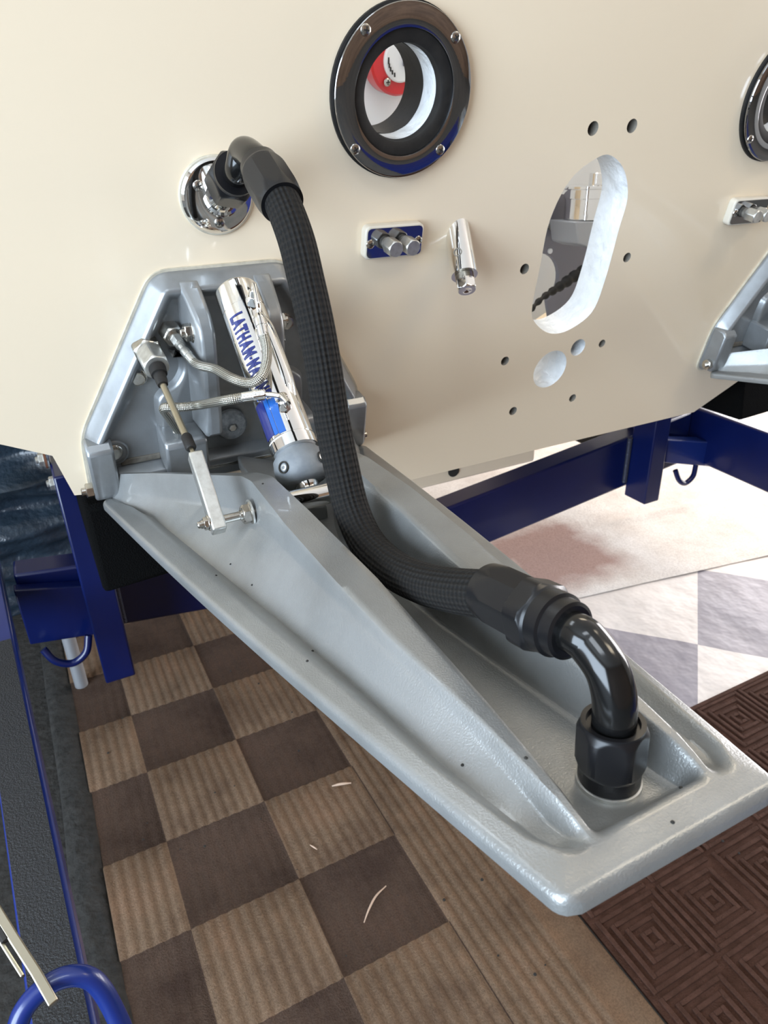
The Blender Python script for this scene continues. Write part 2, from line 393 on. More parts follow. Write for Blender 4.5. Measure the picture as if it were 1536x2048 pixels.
def scraper():
    t = thing('scraper_mat', (.55, -.5, ZF), 'dark brown rubber-backed mat with raised nested squares at lower right', 'mat')
    B().box((.57, -.55, ZF+.003), (.732, 0, 0), (0, .546, 0), (0, 0, .003)).build('backing', 'mat_scraper', t)
    b = B(); C = .152
    for i in range(9):
        for j in range(7):
            cx = -.155+C*(i+.5); cy = -.010-C*(j+.5)
            if cx > .55 and cy < -.6: continue
            shift = (i+j) % 2
            for q in range(4):
                o = C/2-.004-q*.0185; w = .0042; zz = ZF+.0078
                if o < .008: continue
                for sx, sy in ((1, 0), (-1, 0), (0, 1), (0, -1)):
                    if shift and q == 0 and sx == 1: continue
                    if sx: b.box((cx+sx*(o-w), cy, zz), (w, 0, 0), (0, o, 0), (0, 0, .0024))
                    else: b.box((cx, cy+sy*(o-w), zz), (o-2*w, 0, 0), (0, w, 0), (0, 0, .0024))
    o = b.build('raised_ribs', 'mat_scraper', t, bevel=.0015); o['kind'] = 'stuff'
    e = B()
    e.box((.57, -.007, ZF+.0055), (.735, 0, 0), (0, .006, 0), (0, 0, .0055)); e.build('border', 'mat_scraper', t, bevel=.003)
scraper()
def vinyl():
    def f(i, j):
        x = lerp(-.155, 1.9, i); y = lerp(.002, .66, j)
        return (x, y, ZF+.0025+.004*noise.noise((x*4, y*5, 0)))
    b = B().grid(f, 90, 40)
    return b.build('checker_vinyl_sheet', 'vinyl', sharp=80)
tag(vinyl(), 'pale vinyl floor sheet with large white and grey checks beside the tab', 'floor sheet')
def pale():
    def f(i, j):
        x = lerp(-.10, 3.6, i); y = lerp(.52, 3.6, j)
        y2 = lerp(.52-.16*(x-.575), 3.6, j*j*.4+j*.6)
        fold = .010*math.exp(-((y2-(.83-.12*(x-1.2)))/.018)**2)*sstep(.95, 1.05, x)
        return (x, y2, ZF+.007+.003*noise.noise((x*3, y*4, 3))+fold)
    b = B().grid(f, 170, 150)
    return b.build('daylight_tinted_mat', 'mat_daylight_tint', sharp=80)
tag(pale(), 'pink and cream mat under the right half of the trailer crossbar, daylight painted into its pale colour', 'mat')
dm = B().grid(lambda i, j: (lerp(-2.6, -1.0, i), lerp(-1.4, 2.6, j), ZF+.005+.004*noise.noise((i*14, j*20, 1))), 50, 80).build('dark_mat', 'dark_fabric', sharp=80)
tag(dm, 'crumpled charcoal floor mat under the left trailer rail', 'mat')
ed = B()
def strip(i, j):
    y = lerp(-1.0, 1.5, j); a = pi*i; x0 = -.972+.006*noise.noise((0, y*3, 2))
    return (x0-.034*cos(a), y, ZF+.003+.014*sin(a)+.003*noise.noise((i*6, y*18, 5)))
ed.grid(strip, 12, 90); tag(ed.build('rubber_edge_strip', 'dark_fabric', sharp=80), 'dark worn strip running along the left edge of the brown checked mat', 'edge strip')
sp = B()
for _ in range(70):
    x, y = random.uniform(-.9, .35), random.uniform(-.45, .75); r = random.uniform(.0012, .0035)
    if -.16 < x < 0 : continue
    sp.lathe([(0, r), (r*.5, r*.8), (r*.7, 0)], (x, y, ZF+(.0135 if x < -.16 else .0105)), (0, 0, 1), 6)
tag(sp.build('floor_debris', 'speck'), 'tiny dark crumbs scattered over the floor mats', 'debris', kind='stuff')
def shaving(pts, r, label):
    b = B().tube([PXz(px, py, ZF+.0145+dz) for px, py, dz in pts], r, 6, 6, rf=lambda t: r*(.35+.65*sin(pi*min(max(t, .08), .92))))
    tag(b.build('wood_shaving', 'wood_shaving'), label, 'wood shaving', 'wood shavings on the brown mat')
shaving([(772, 1772, 0), (752, 1792, .004), (738, 1818, .004), (728, 1845, 0)], .0022, 'long curled pale wood shaving on a dark mat square')
shaving([(664, 1572, 0), (682, 1568, .003), (702, 1566, 0)], .003, 'short straight pale wood shaving under the tab edge')
shaving([(620, 1690, 0), (627, 1694, .002), (634, 1699, 0)], .0016, 'tiny white wood chip on a light ribbed mat square')

bt_ = B().grid(lambda i, j: (lerp(.62, 2.2, i), lerp(-2.6, -1.15, j), ZF+.010+.010*noise.noise((i*7, j*7, 2))+.006*noise.noise((i*19, j*17, 6))), 40, 40).build('blue_reflection_sheet', 'blue_paint_light', sharp=80)  # out of view, added so the chrome picks up a blue reflection
bt_.modifiers.new('thickness', 'SOLIDIFY').thickness = .003
tag(bt_, 'unseen blue sheet added behind the viewer for its reflection in the chrome', 'tarp')

# ================================================================== boat hull
OUT = [(-1.12, .36), (-1.12, -.275), (-.90, -.394), (-.844, -.425), (-.829, -.495), (-.60, -.530), (-.4455, -.611), (.4455, -.611), (.60, -.530), (.829, -.495), (.844, -.425), (.90, -.394), (1.12, -.275), (1.12, .36)]
def circ2(u, v, r, n=28): return [(u+r*cos(2*pi*i/n), v+r*sin(2*pi*i/n)) for i in range(n)]
OVAL0 = [(-.018, -.0833), (-.0582, -.1118), (-.0804, -.1681), (-.0807, -.2359), (-.0785, -.3100), (-.0656, -.3364), (-.0289, -.3605), (.0132, -.3608), (.058, -.3330), (.0686, -.2771), (.0687, -.1938), (.0687, -.1424), (.0465, -.1016), (.0113, -.0795)]
def smooth_closed(p, sub=5):
    out = []; n = len(p)
    for i in range(n):
        a, b_, c, d = [Vector((*p[(i+k) % n], 0)) for k in (-1, 0, 1, 2)]
        for j in range(sub):
            t = j/sub; q = .5*((2*b_)+(c-a)*t+(2*a-5*b_+4*c-d)*t*t+(3*b_-a-3*c+d)*t**3); out.append((q.x, q.y))
    return out
OVAL = smooth_closed(OVAL0)
RU, RH = -.359, .052                                     # exhaust outlet centre, bore
HOLES = [(OVAL, 'white_paint', .062)]
for sg in (-1, 1): HOLES.append((circ2(sg*RU, 0, RH+.004, 48), None, 0))
for u, v, r in ((-.0365, -.0424, .0098), (.0383, -.0398, .0098), (-.111, -.2411, .0085), (.1055, -.241, .0082), (-.1135, -.4003, .0082), (.1045, -.3988, .0075), (-.0718, -.5073, .0085), (.0679, -.506, .0080)): HOLES.append((circ2(u, v, r, 20), 'hole_brown', .05))
HOLES.append((circ2(-.0068, -.4333, .0365, 36), 'white_paint', .062)); HOLES.append((circ2(.0476, -.3985, .0160, 24), 'white_paint', .05))
hull = thing('boat_hull', pl(0, -.611), 'cream gelcoat boat stern with cut-out holes for a drive unit', 'boat')
def panel(h, flip):
    bm = bmesh.new()
    def loop(pts):
        vs = [bm.verts.new(pl(u, v, h)) for u, v in pts]
        return [bm.edges.new((vs[i], vs[(i+1) % len(vs)])) for i in range(len(vs))]
    es = loop(OUT)
    for pts, _, _ in HOLES: es += loop(pts)
    bmesh.ops.triangle_fill(bm, use_beauty=True, use_dissolve=False, edges=es, normal=N)
    bm.verts.index_update(); vs = [v.co.copy() for v in bm.verts]; fs = []
    for f in bm.faces:
        ids = [v.index for v in f.verts]
        if (f.normal.dot(N) < 0) != flip: ids.reverse()
        fs.append(tuple(ids))
    bm.free(); return vs, fs
b = B(); b.add(*panel(0, False)); b.sub(1); b.add(*panel(-.062, True))
b.build('transom_panel', ['gelcoat', 'inner_white'], hull)
for pts, m, d in HOLES:
    if not m: continue
    n = len(pts); b = B(); big = len(pts) > 30 and d > .06; rows = 14 if big else 3
    def fn(i, j):
        u, v = pts[int(round(i*n)) % n]
        k = 0
        if big: k = .0045*noise.noise((u*34, v*34, j*6))*sin(pi*min(1, j*1.6+.0)) if 0 < j < 1 else 0
        cu = sum(q[0] for q in pts)/n; cv = sum(q[1] for q in pts)/n
        L = sqrt((u-cu)**2+(v-cv)**2)+1e-9
        return pl(u+(u-cu)/L*k, v+(v-cv)/L*k, -d*j)
    b.grid(fn, n, rows)
    if d < .055: b.add([pl(u, v, -d) for u, v in pts], [tuple(range(n))])
    lin = b.build('hole_liner', m, hull, sharp=50)
# bottom and sides of the hull run forward from the transom
b = B(); nO = len(OUT)
b.add([pl(u, v) for u, v in OUT]+[pl(u, v)+Vector((0, 2.2, 0)) for u, v in OUT], [(i, i+nO, i+nO+1, i+1) for i in range(nO-1)])
b.build('hull_bottom', 'gelcoat', hull, sharp=20, fix=False)
b = B(); b.box((-.10, .75, -.635), (.20, 0, 0), (0, .5, 0), (0, 0, .045)); b.build('keel_pad', 'gelcoat', hull, bevel=.006)
b = B(); q = PXy(907, 947, .249); b.lathe([(0, .013), (.002, .013), (.002, 0)], (q.x, .2495, q.z+.006), (0, -1, 0), 24); b.build('drain_hole', 'speck', hull)
b = B(); b.add([pl(u*.985, v*.98+.004)+Vector((0, .72, 0)) for u, v in OUT], [tuple(range(len(OUT)))]); b.build('engine_bulkhead', 'inner_white', hull)
b = B(); b.add([(-.52, .20, -.545), (.52, .20, -.545), (.52, .84, -.545), (-.52, .84, -.545)], [(0, 1, 2, 3)]); b.build('bilge_floor', 'inner_white', hull)

# ------------------------------------------------------------------ things seen inside, through the holes
q0 = PXy(790, 118, .66); n0 = Vector((0, -1, -.2)).normalized()
t = thing('battery_switch', q0, 'red round switch with white dial seen through the exhaust outlet', 'switch')
B().lathe([(-.02, .066), (.016, .066), (.022, .062), (.024, .040), (.024, 0)], q0, n0, 48).build('housing', 'red_plastic', t)
B().lathe([(.020, .040), (.028, .040), (.030, .037), (.030, 0)], q0, n0, 40).build('dial', 'decal_white', t)
dl_ = [o for o in t.children if o.name.startswith('dial')][0]
b = B(); b.box(q0+n0*.034+Vector((.012, 0, .012)), (.010, 0, 0), (0, .006, 0), (0, 0, .022)); b.build('knob', 'grey_plate', dl_, bevel=.003)
b = B()
for i in range(9): a = pi*.75+i*.22; b.box(q0+n0*.0305+Vector((cos(a)*.031, 0, sin(a)*.031)), (.0016, 0, 0), (0, .0005, 0), (0, 0, .004))
b.build('dial_lettering', 'speck', dl_)
screw('screw', q0+n0*.021+Vector((-.030, 0, -.040)), n0, .008, t); screw('screw', q0+n0*.021+Vector((.03, 0, -.043)), n0, .008, t)
Y1 = .42
t = thing('canister_pump', PXy(1165, 450, Y1), 'polished metal canister on a grey bracket seen through the oval cut-out', 'canister')
c0 = PXy(1172, 437, Y1); c1 = PXy(1172, 372, Y1)
hh = (c1-c0).length; ax = Vector((0, 0, 1)); rr = .052
B().lathe([(0, rr*.94), (hh*.62, rr*.94), (hh*.64, rr), (hh*.9, rr), (hh*.93, rr*1.12), (hh*1.0, rr*1.12), (hh*1.03, rr*.95), (hh*1.03, 0)], c0, ax, 48).build('canister', 'chrome', t)
B().lathe([(hh*1.03, .016), (hh*1.35, .016), (hh*1.37, .014), (hh*1.37, 0)], c0+Vector((.020, 0, 0)), ax, 24).build('cap', 'chrome', t)
b = B(); b.prism([c0+Vector((-.072, -.05, 0)), c0+Vector((.08, -.05, -.006)), c0+Vector((.06, -.05, -.020)), c0+Vector((-.03, -.05, -.055)), c0+Vector((-.06, -.05, -.045))], (0, .09, 0)); b.build('bracket', 'galv', t, bevel=.003)
t = thing('engine_mount_plate', PXy(1130, 540, Y1+.08), 'dark grey drilled plate standing behind the oval cut-out', 'plate')
def pq(px, py): return PXy(px, py, Y1+.08)
bm = bmesh.new()
outl = [pq(1098, 380), pq(1240, 400), pq(1240, 640), pq(1120, 620), pq(1104, 640), pq(1100, 640), pq(1100, 575)]
# lower left corner cut in a large arc
arc = []
cc = pq(1078, 560); rA = (pq(1117, 560)-cc).length
for i in range(14):
    a = radians(-60+i*(150/13)); arc.append(cc+Vector((cos(a)*rA, 0, sin(a)*rA)))
poly = [pq(1035, 380), pq(1250, 400), pq(1250, 690), pq(1108, 690)]+[q for q in arc if q.x > pq(1064, 560).x]+[pq(1035, 500)]
b = B(); b.prism(poly, (0, .012, 0)); b.build('plate', 'grey_plate', t, fix=True)
for px, py, r in ((1099, 502, .006), (1103, 450, .011)):
    B().lathe([(0, r), (.004, r), (.005, r*.8), (.005, 0)], pq(px, py), (0, -1, 0), 24).build('plate_bolt', 'inner_white' if r < .008 else 'dull_steel', t)
pts = [(1050, 634, .30), (1068, 612, .31), (1090, 592, .33), (1112, 578, .35), (1135, 562, .36), (1160, 545, .37), (1185, 530, .38)]
t = B().tube([PXy(*q) for q in pts], .008, 12, 8, rf=lambda u: .0055+.006*sstep(.25, .75, u)+.0018*sin(u*60))
tag(t.build('wiring_loom', 'black_rubber'), 'dark taped cable running diagonally behind the oval cut-out', 'cable')

# ------------------------------------------------------------------ exhaust outlets
def exhaust():
    t = thing('exhaust_outlet', pl(RU, 0), 'round dark chrome flange with black rubber insert above the near trim tab', 'exhaust outlet', 'exhaust outlets on the transom')
    o = pl(RU, 0)
    B().lathe([(-.001, .0965), (.004, .0965), (.0045, .092), (.0045, .06), (-.001, .06)], o, N, 72, cap=False).build('gasket', 'black_rubber', t)
    B().lathe([(.0045, .0935), (.0105, .0945), (.0120, .0938), (.0125, .0925), (.0128, .0705), (.0124, .0690), (.0115, .0685), (.004, .0685)], o, N, 96, cap=False).build('flange', 'dark_chrome', t)
    fl_ = [o for o in t.children if o.name.startswith('flange')][0]
    B().lathe([(.004, .0684), (.0085, .0684), (.0088, .066), (.0078, .0565), (.0060, .0535), (.002, RH+.0012), (-.004, RH)], o, N, 80, cap=False).build('rubber_insert', 'black_rubber', t)
    def w(i, j):
        a = 2*pi*i; r = RH+.0006*noise.noise((cos(a)*3, sin(a)*3, j*4)); return pl(RU+r*cos(a), r*sin(a), -.004-.034*j)
    B().grid(w, 72, 10).build('tunnel_wall', 'white_paint', t)
    B().lathe([(-.036, RH+.003), (-.036, RH-.0005), (-.085, RH-.0005), (-.085, RH+.006), (-.036, RH+.006)], o, N, 72, cap=False).build('inner_sleeve', 'black_rubber', t)
    for px, py in ((732, 60), (912, 75), (711, 299), (881, 300)):
        screw('screw', PT(px, py, .0135)-N*.001, N, .0066, fl_)
    return t
ex = exhaust()
e2 = copy_tree(ex, None, (-2*RU, 0, 0)); e2['label'] = 'round dark chrome flange cut off by the right picture edge'

# ------------------------------------------------------------------ pickup blocks
def block():
    t = thing('water_pickup_block', pl(-.3582, -.178), 'small rectangular plate with two hex plugs below the near exhaust outlet', 'fitting plate', 'fitting plates on the transom')
    u0, u1, v0, v1 = -.4035, -.3128, -.1985, -.1535
    def rr(x0, x1, y0, y1, r, h):
        out = []
        for cx, cy, a0 in ((x1-r, y1-r, 0), (x0+r, y1-r, 90), (x0+r, y0+r, 180), (x1-r, y0+r, 270)):
            out += [pl(cx+r*cos(radians(a0+k*22.5)), cy+r*sin(radians(a0+k*22.5)), h) for k in range(5)]
        return out
    B().prism(rr(u0, u1, v0, v1, .008, -.001), N*.015).build('base', 'white_plastic', t, bevel=.0025)
    B().prism(rr(u0+.003, u1-.003, v0+.003, v1-.003, .006, .014), N*.0012).build('face_plate', 'dark_chrome', t)
    fc_ = [o for o in t.children if o.name.startswith('face_plate')][0]
    for u in (-.371, -.3445):
        c = pl(u, -.1765, .0152)
        hx_ = B().lathe([(.007, .0098), (.008, .0118), (.026, .0118), (.0285, .0098), (.0285, .0085), (.0282, 0)], c, N, 48, flat=.0103, rot=.2).build('hex_plug', 'dull_steel', t, sharp=25)
        B().lathe([(0, .0082), (.009, .0082), (.009, 0)], c, N, 28).build('plug_neck', 'dark_mottle', hx_)
    for u in (-.396, -.3215): screw('screw', pl(u, -.1765, .0152), N, .0062, fc_)
    return t
bk = block(); b2 = copy_tree(bk, None, (.7164, 0, 0)); b2['label'] = 'small rectangular plate with two hex plugs at the right picture edge'

# ------------------------------------------------------------------ chrome angled nozzle
t = thing('chrome_nozzle', pl(-.24, -.2), 'polished chrome angled tube with threaded hex cap in mid transom', 'fitting')
P0 = PT(918, 486, .010); P1 = PT(929, 551, .052); ax = (P1-P0).normalized(); Ln = (P1-P0).length; rN = .0190
def noz():
    b = B(); seg = 40; rows = 24
    a = ax.cross(N).normalized(); c = ax.cross(a)
    vs = []
    for j in range(rows+1):
        for i in range(seg):
            th = 2*pi*i/seg; q = P0+(a*cos(th)+c*sin(th))*rN
            # slant the upper end so that it lies on the transom
            z0 = -(q.dot(N)-.0)/ax.dot(N); z0 = max(z0, -.055)
            z = lerp(z0, Ln, j/rows)
            vs.append(q+ax*z)
    b.add(vs, [(j*seg+i, j*seg+(i+1) % seg, (j+1)*seg+(i+1) % seg, (j+1)*seg+i) for j in range(rows) for i in range(seg)]+[tuple(range(seg)), tuple(rows*seg+i for i in range(seg-1, -1, -1))])
    return b
nz = noz().build('nozzle_body', 'chrome', t, sharp=40, fix=True)
hp = PT(911, 505, .034); hd = (CAM-hp); hd = (hd-ax*hd.dot(ax)).normalized(); hd = (hd-U*.30).normalized()
q = P0+ax*((hp-P0).dot(ax)); B().lathe([(rN-.006, .0062), (rN+.0006, .0062), (rN+.0006, .0050), (rN-.002, .0046), (rN-.002, 0)], q, hd, 24).build('side_hole', 'hole_brown', t)
b = B()
for k in range(7): b.lathe([(Ln+.0016*k, 0.0125), (Ln+.0008+.0016*k, .0136), (Ln+.0016+.0016*k, .0125)], P0, ax, 28, cap=False)
b.build('thread', 'steel', t)
B().lathe([(Ln+.0085, .0130), (Ln+.0095, .0146), (Ln+.022, .0146), (Ln+.0245, .0124), (Ln+.0245, .007), (Ln+.0235, 0)], P0, ax, 48, flat=.0128, rot=.3).build('hex_cap', 'chrome', t, sharp=25)

# ------------------------------------------------------------------ hose flange on the transom
t = thing('hose_flange', pl(-.6, -.108), 'polished round wall flange with a short pipe above the tab bracket', 'pipe flange')
FU, FV = UV(433, 391); fo = pl(FU, FV)
B().lathe([(-.001, .0455), (.003, .0455), (.004, .0445), (.004, .03), (-.001, .03)], fo, N, 64, cap=False).build('sealant_ring', 'sealant', t)
B().lathe([(.003, .0430), (.0045, .0430), (.0072, .0405), (.0078, .038), (.0078, .018), (.0078, 0)], fo, N, 64).build('flange_plate', 'chrome', t)
fp_ = [o for o in t.children if o.name.startswith('flange_plate')][0]
A0 = pl(FU, FV, .006)+U*.004; A1 = PXx(462, 362, -.6); axp = (A1-A0).normalized(); LA = (A1-A0).length
B().lathe([(-.004, .0225), (.003, .0220), (.005, .0190), (LA+.004, .0190), (LA+.004, 0)], A0, axp, 48).build('pipe', 'chrome', t)
for px, py in ((397, 372), (440, 446)): screw('screw', PT(px, py, .009)-N*.001, N, .0064, fp_)

# ------------------------------------------------------------------ thick black braided hose
t = thing('braided_hose', pl(-.6, -.1, .2), 'thick black braided hose looping from the transom flange down to the trim tab', 'hose')
E0 = A0+axp*(LA-.002)
B().lathe([(-.014, .0235), (-.012, .0272), (.020, .0272), (.027, .0230), (.034, .0225), (.034, .017), (.034, 0)], E0, axp, 72, flat=.0242, rot=.2).build('swivel_nut', 'black_anodised', t, sharp=25)
e0 = E0+axp*.030; e1 = PXx(474, 318, -.6); e2_ = PXx(492, 308, -.6); e3 = PXx(515, 326, -.6); sk0 = PXx(520, 333, -.6); sk1 = PXx(565, 407, -.6)
B().tube([e0, e0+axp*.022, PXx(488, 305, -.6), PXx(509, 318, -.6), sk0+(sk1-sk0)*.1], .0148, 32, 10).build('elbow', 'black_tube', t)
axs = (sk1-sk0).normalized(); Ls = (sk1-sk0).length
B().lathe([(-.002, .0175), (-.001, .0195), (.008, .0205), (.012, .0225), (Ls*.5, .0235), (Ls*.8, .0225), (Ls*.95, .0212), (Ls, .0208), (Ls, .016)], sk0, axs, 72, flat=.0212, nf=8, rot=.1).build('hose_end', 'black_anodised', t, sharp=25)
hp = [sk1-axs*.03, sk1, PXx(592, 478, -.6), PXx(612, 560, -.6), PXx(632, 650, -.6), PXx(648, 740, -.6), PXx(664, 840, -.6), PXx(682, 930, -.6), PXx(704, 1020, -.6), PXx(737, 1090, -.6), PXx(790, 1140, -.6), PXx(850, 1168, -.6), PXx(915, 1182, -.6), PXx(985, 1190, -.6), PXx(1015, 1198, -.6)]
B().tube(hp, .0172, 40, 10).build('braid_cover', 'hose_braid', t)
NB = hit(1217, 1560, TO-TT*.014, TT); XN = NB.x
S0 = PXx(985, 1185, -.600); S1 = PXx(1092, 1238, lerp(-.6, XN, .35)); ax2 = (S1-S0).normalized(); L2 = (S1-S0).length
B().lathe([(-.004, .0165), (-.004, .0195), (.004, .0205), (L2*.35, .0228), (L2*.72, .0228), (L2*.74, .019)], S0, ax2, 72, flat=.0203, nf=8, rot=.25, cap=False).build('hose_end', 'black_anodised', t, sharp=25)
B().lathe([(L2*.70, .019), (L2*.72, .0238), (L2*.96, .0238), (L2*1.0, .0215), (L2*1.03, .0205), (L2*1.22, .0205), (L2*1.24, .0185), (L2*1.40, .0182), (L2*1.42, .016), (L2*1.42, .012)], S0, ax2, 72, flat=.0218, rot=.4).build('collar_nut', 'black_anodised', t, sharp=25)
NB = hit(1217, 1560, TO-TT*.014, TT); XN = NB.x; axn = (PXx(1226, 1450, XN)-NB).normalized()
el = [S0+ax2*L2*1.36, S0+ax2*L2*1.55, PXx(1178, 1287, lerp(-.6, XN, .72)), PXx(1212, 1335, lerp(-.6, XN, .88)), PXx(1227, 1385, lerp(-.6, XN, .97)), PXx(1229, 1430, XN), NB+axn*.030]
B().tube(el, .0128, 36, 12).build('elbow', 'black_tube', t)
B().lathe([(.003, .0185), (.012, .0185), (.016, .0206), (.038, .0206), (.043, .0184), (.0445, .0184), (.0445, .0155), (.0415, .0150), (.0415, .012)], NB, axn, 84, flat=.0188, rot=.25).build('swivel_nut', 'black_anodised', t, sharp=25)
B().lathe([(-.004, .0195), (.002, .0195), (.0025, .0175), (.008, .0175), (.008, 0)], NB, axn, 48).build('boss_collar', 'dull_steel', t)

# ================================================================== trim tab bracket
BU = -.6
def inset(poly, d):
    n = len(poly); out = []
    for i in range(n):
        p0, p1, p2 = [Vector(poly[(i+k) % n]) for k in (-1, 0, 1)]
        e1 = (p1-p0).normalized(); e2 = (p2-p1).normalized(); n1 = Vector((-e1.y, e1.x)); n2 = Vector((-e2.y, e2.x))
        m = (n1+n2); m = m/(max(.3, 1+n1.dot(n2)))
        out.append(tuple(p1+m*d))
    return out
def round_poly(p, r, k=5):
    out = []; n = len(p)
    for i in range(n):
        a, b_, c = [Vector(p[(i+j) % n]) for j in (-1, 0, 1)]
        rr = min(r, (a-b_).length*.45, (c-b_).length*.45)
        q0 = b_+(a-b_).normalized()*rr; q1 = b_+(c-b_).normalized()*rr
        for j in range(k+1):
            t = j/k; q = q0*(1-t)**2+b_*2*t*(1-t)+q1*t*t; out.append(tuple(q))
    return out
def bracket():
    t = thing('tab_bracket', pl(BU, -.45), 'silver cast tab bracket with two ribs and ram bolted to the left transom', 'bracket', 'trim tab brackets on the transom')
    # plate with a raised rim round a sunken pocket (counter-clockwise seen from behind the boat)
    base = [(.086, -.193), (-.086, -.193), (-.203, -.403), (-.206, -.498), (.206, -.498), (.203, -.403)]
    ring = lambda d: round_poly(inset(base, d), max(.004, .020-d), 5)
    P = ring(0)
    prof = [(-.0005, -.001), (0, .006), (.002, .0095), (.0115, .0255), (.0140, .0285), (.0170, .0295), (.0195, .0285), (.0235, .0235), (.0285, .0165), (.0325, .0140), (.038, .0130)]
    b = B(); n = len(P); vs = []
    for d, h in prof: vs += [pl(BU+u, v, h) for u, v in ring(d)]
    fs = [(j*n+i, j*n+(i+1) % n, (j+1)*n+(i+1) % n, (j+1)*n+i) for j in range(len(prof)-1) for i in range(n)]
    fs.append(tuple((len(prof)-1)*n+i for i in range(n)))
    b.add(vs, fs).build('base_plate', 'casting', t, sharp=50)
    Q = ring(-.0035); b = B(); b.prism([pl(BU+u, v, 0) for u, v in Q], N*.0035); b.build('sealant_bead', 'sealant', t)
    for sg in (-1, 1):
        # rib that carries the ram
        pr = [(-.200, .020), (-.206, .032), (-.216, .052), (-.226, .070), (-.238, .081), (-.252, .0855), (-.30, .0865), (-.360, .0865), (-.384, .084), (-.392, .076), (-.394, .008), (-.205, .008)]
        ai, ao = .0335, .0545
        b = B(); k = len(pr)
        # draft: thicker at the root
        lay = []
        for f, e in ((0, 0), (.15, .0025), (.85, .0025), (1, 0)):
            for v, h in pr:
                hh = h-(.0035 if (e == 0 and h > .03) else 0)
                x = lerp(ai, ao+(.0865-h)*.09, f); lay.append(pl(BU+sg*x, v-(0 if v < -.3 or e else .002), hh))
        fs = [tuple(range(k)), tuple(range(4*k-1, 3*k-1, -1))]
        for j in range(3): fs += [(j*k+i, j*k+(i+1) % k, (j+1)*k+(i+1) % k, (j+1)*k+i) for i in range(k)]
        b.add(lay, fs); b.build('rib', 'casting', t, sharp=38, fix=True, bevel=.005)
        # pad under the rib
        px = [(-.0855, -.2867), (-.0715, -.2990), (-.0690, -.3150), (-.0790, -.3330), (-.0955, -.3400), (-.1070, -.3510), (-.1090, -.3700), (-.1080, -.4080), (-.036, -.4080), (-.036, -.2867)]
        pp = round_poly([(sg*-u, v) for u, v in px], .016, 4)
        b = B(); m = len(pp)
        if sg > 0: pp.reverse()
        pp = pp[::-1] if sum((pp[i][0]*pp[(i+1) % m][1]-pp[(i+1) % m][0]*pp[i][1]) for i in range(m)) < 0 else pp
        vs = []; pf = [(0, .011), (.002, .0135), (.004, .019), (.006, .0235), (.009, .0255)]
        for d, h in pf: vs += [pl(BU+u, v, h) for u, v in inset(pp, d)]
        fs = [(j*m+i, j*m+(i+1) % m, (j+1)*m+(i+1) % m, (j+1)*m+i) for j in range(len(pf)-1) for i in range(m)]+[tuple((len(pf)-1)*m+i for i in range(m))]
        b.add(vs, fs).build('raised_pad', 'casting', t, sharp=50)
        # block below the rib
        b = B(); b.prism([pl(BU+sg*.0515, -.396, .01), pl(BU+sg*.0515, -.397, .062), pl(BU+sg*.0515, -.403, .068), pl(BU+sg*.0515, -.452, .068), pl(BU+sg*.0515, -.452, .01)], U*sg*.057); b.build('lower_block', 'casting', t, bevel=.004, fix=True)
        # corner foot that holds the hinge pin
        b = B(); b.prism([pl(BU+sg*.170, -.402, .005), pl(BU+sg*.170, -.402, .030), pl(BU+sg*.170, -.410, .040), pl(BU+sg*.170, -.478, .040), pl(BU+sg*.170, -.489, .034), pl(BU+sg*.170, -.491, .004)], U*sg*.0345); b.build('hinge_foot', 'casting', t, bevel=.004, fix=True)
        # scalloped seat for the lower bolt
        u0, v0 = sg*.168, -.427
        bs_ = B().lathe([(.0, .019), (.0115, .019), (.0125, .017), (.0095, .0155), (.0095, 0)], pl(BU+u0, v0, .006), N, 36).build('bolt_seat', 'casting', t)
        hexbolt('bolt', pl(BU+u0, v0, .0155), N, .0088, .0075, bs_, rot=.3)
        hexbolt('bolt', pl(BU+sg*.122, -.3225, .013), N, .0092, .007, t, rot=.1)
        hexbolt('pivot_nut', pl(BU+sg*.0555, -.252, .052), U*sg, .0105, .010, t, 'steel', rot=.2, stud=.004)
        hexbolt('pin_nut', pl(BU+(.197 if sg > 0 else -.205), -.474, .026), U*sg, .0100, .0095, t, 'steel', rot=.4, washer=False, stud=.005)
    b = B(); b.tube([pl(BU-.20, -.474, .026), pl(BU+.20, -.474, .026)], .006, 16, smooth=False); b.build('hinge_pin', 'steel', t)
    # dark strips on the slot line along the lower edge
    for sg in (-1, 1):
        b = B(); b.box(pl(BU+sg*.135, -.447, .0135), U*.027, V*.0045, N*.002); b.build('slot_strip', 'dark_mottle', t, bevel=.001)
    b = B(); b.prism([pl(BU-.169, -.4525, .008), pl(BU-.169, -.4535, .018), pl(BU-.169, -.462, .030), pl(BU-.169, -.488, .033), pl(BU-.169, -.488, .008)], U*.338); b.build('lower_ledge', 'casting', t, bevel=.002, fix=True)
    hexbolt('bolt', pl(BU+.082, -.272, .012), N, .0095, .007, t, rot=.5)
    hexbolt('bolt', pl(BU-.089, -.412, .024), N, .0085, .007, t, rot=.5)
    return t
br = bracket()
br2 = copy_tree(br, None, (1.2, 0, 0)); br2['label'] = 'silver cast tab bracket cut off by the right picture edge'
t = thing('sacrificial_anode', pl(BU-.006, -.412), 'pitted grey zinc disc between the ribs of the tab bracket', 'anode')
c = pl(UV(466, 856, .03)[0], UV(466, 856, .03)[1], .012)
B().lathe([(-.001, .019), (.004, .0235), (.010, .0235), (.0145, .0205), (.016, .016), (.016, .007), (.0145, .006), (.0145, 0)], c, N, 40).build('disc', 'zinc', t)
hexbolt('bolt', c+N*.0150, N, .0048, .004, t, 'dull_steel', washer=False)

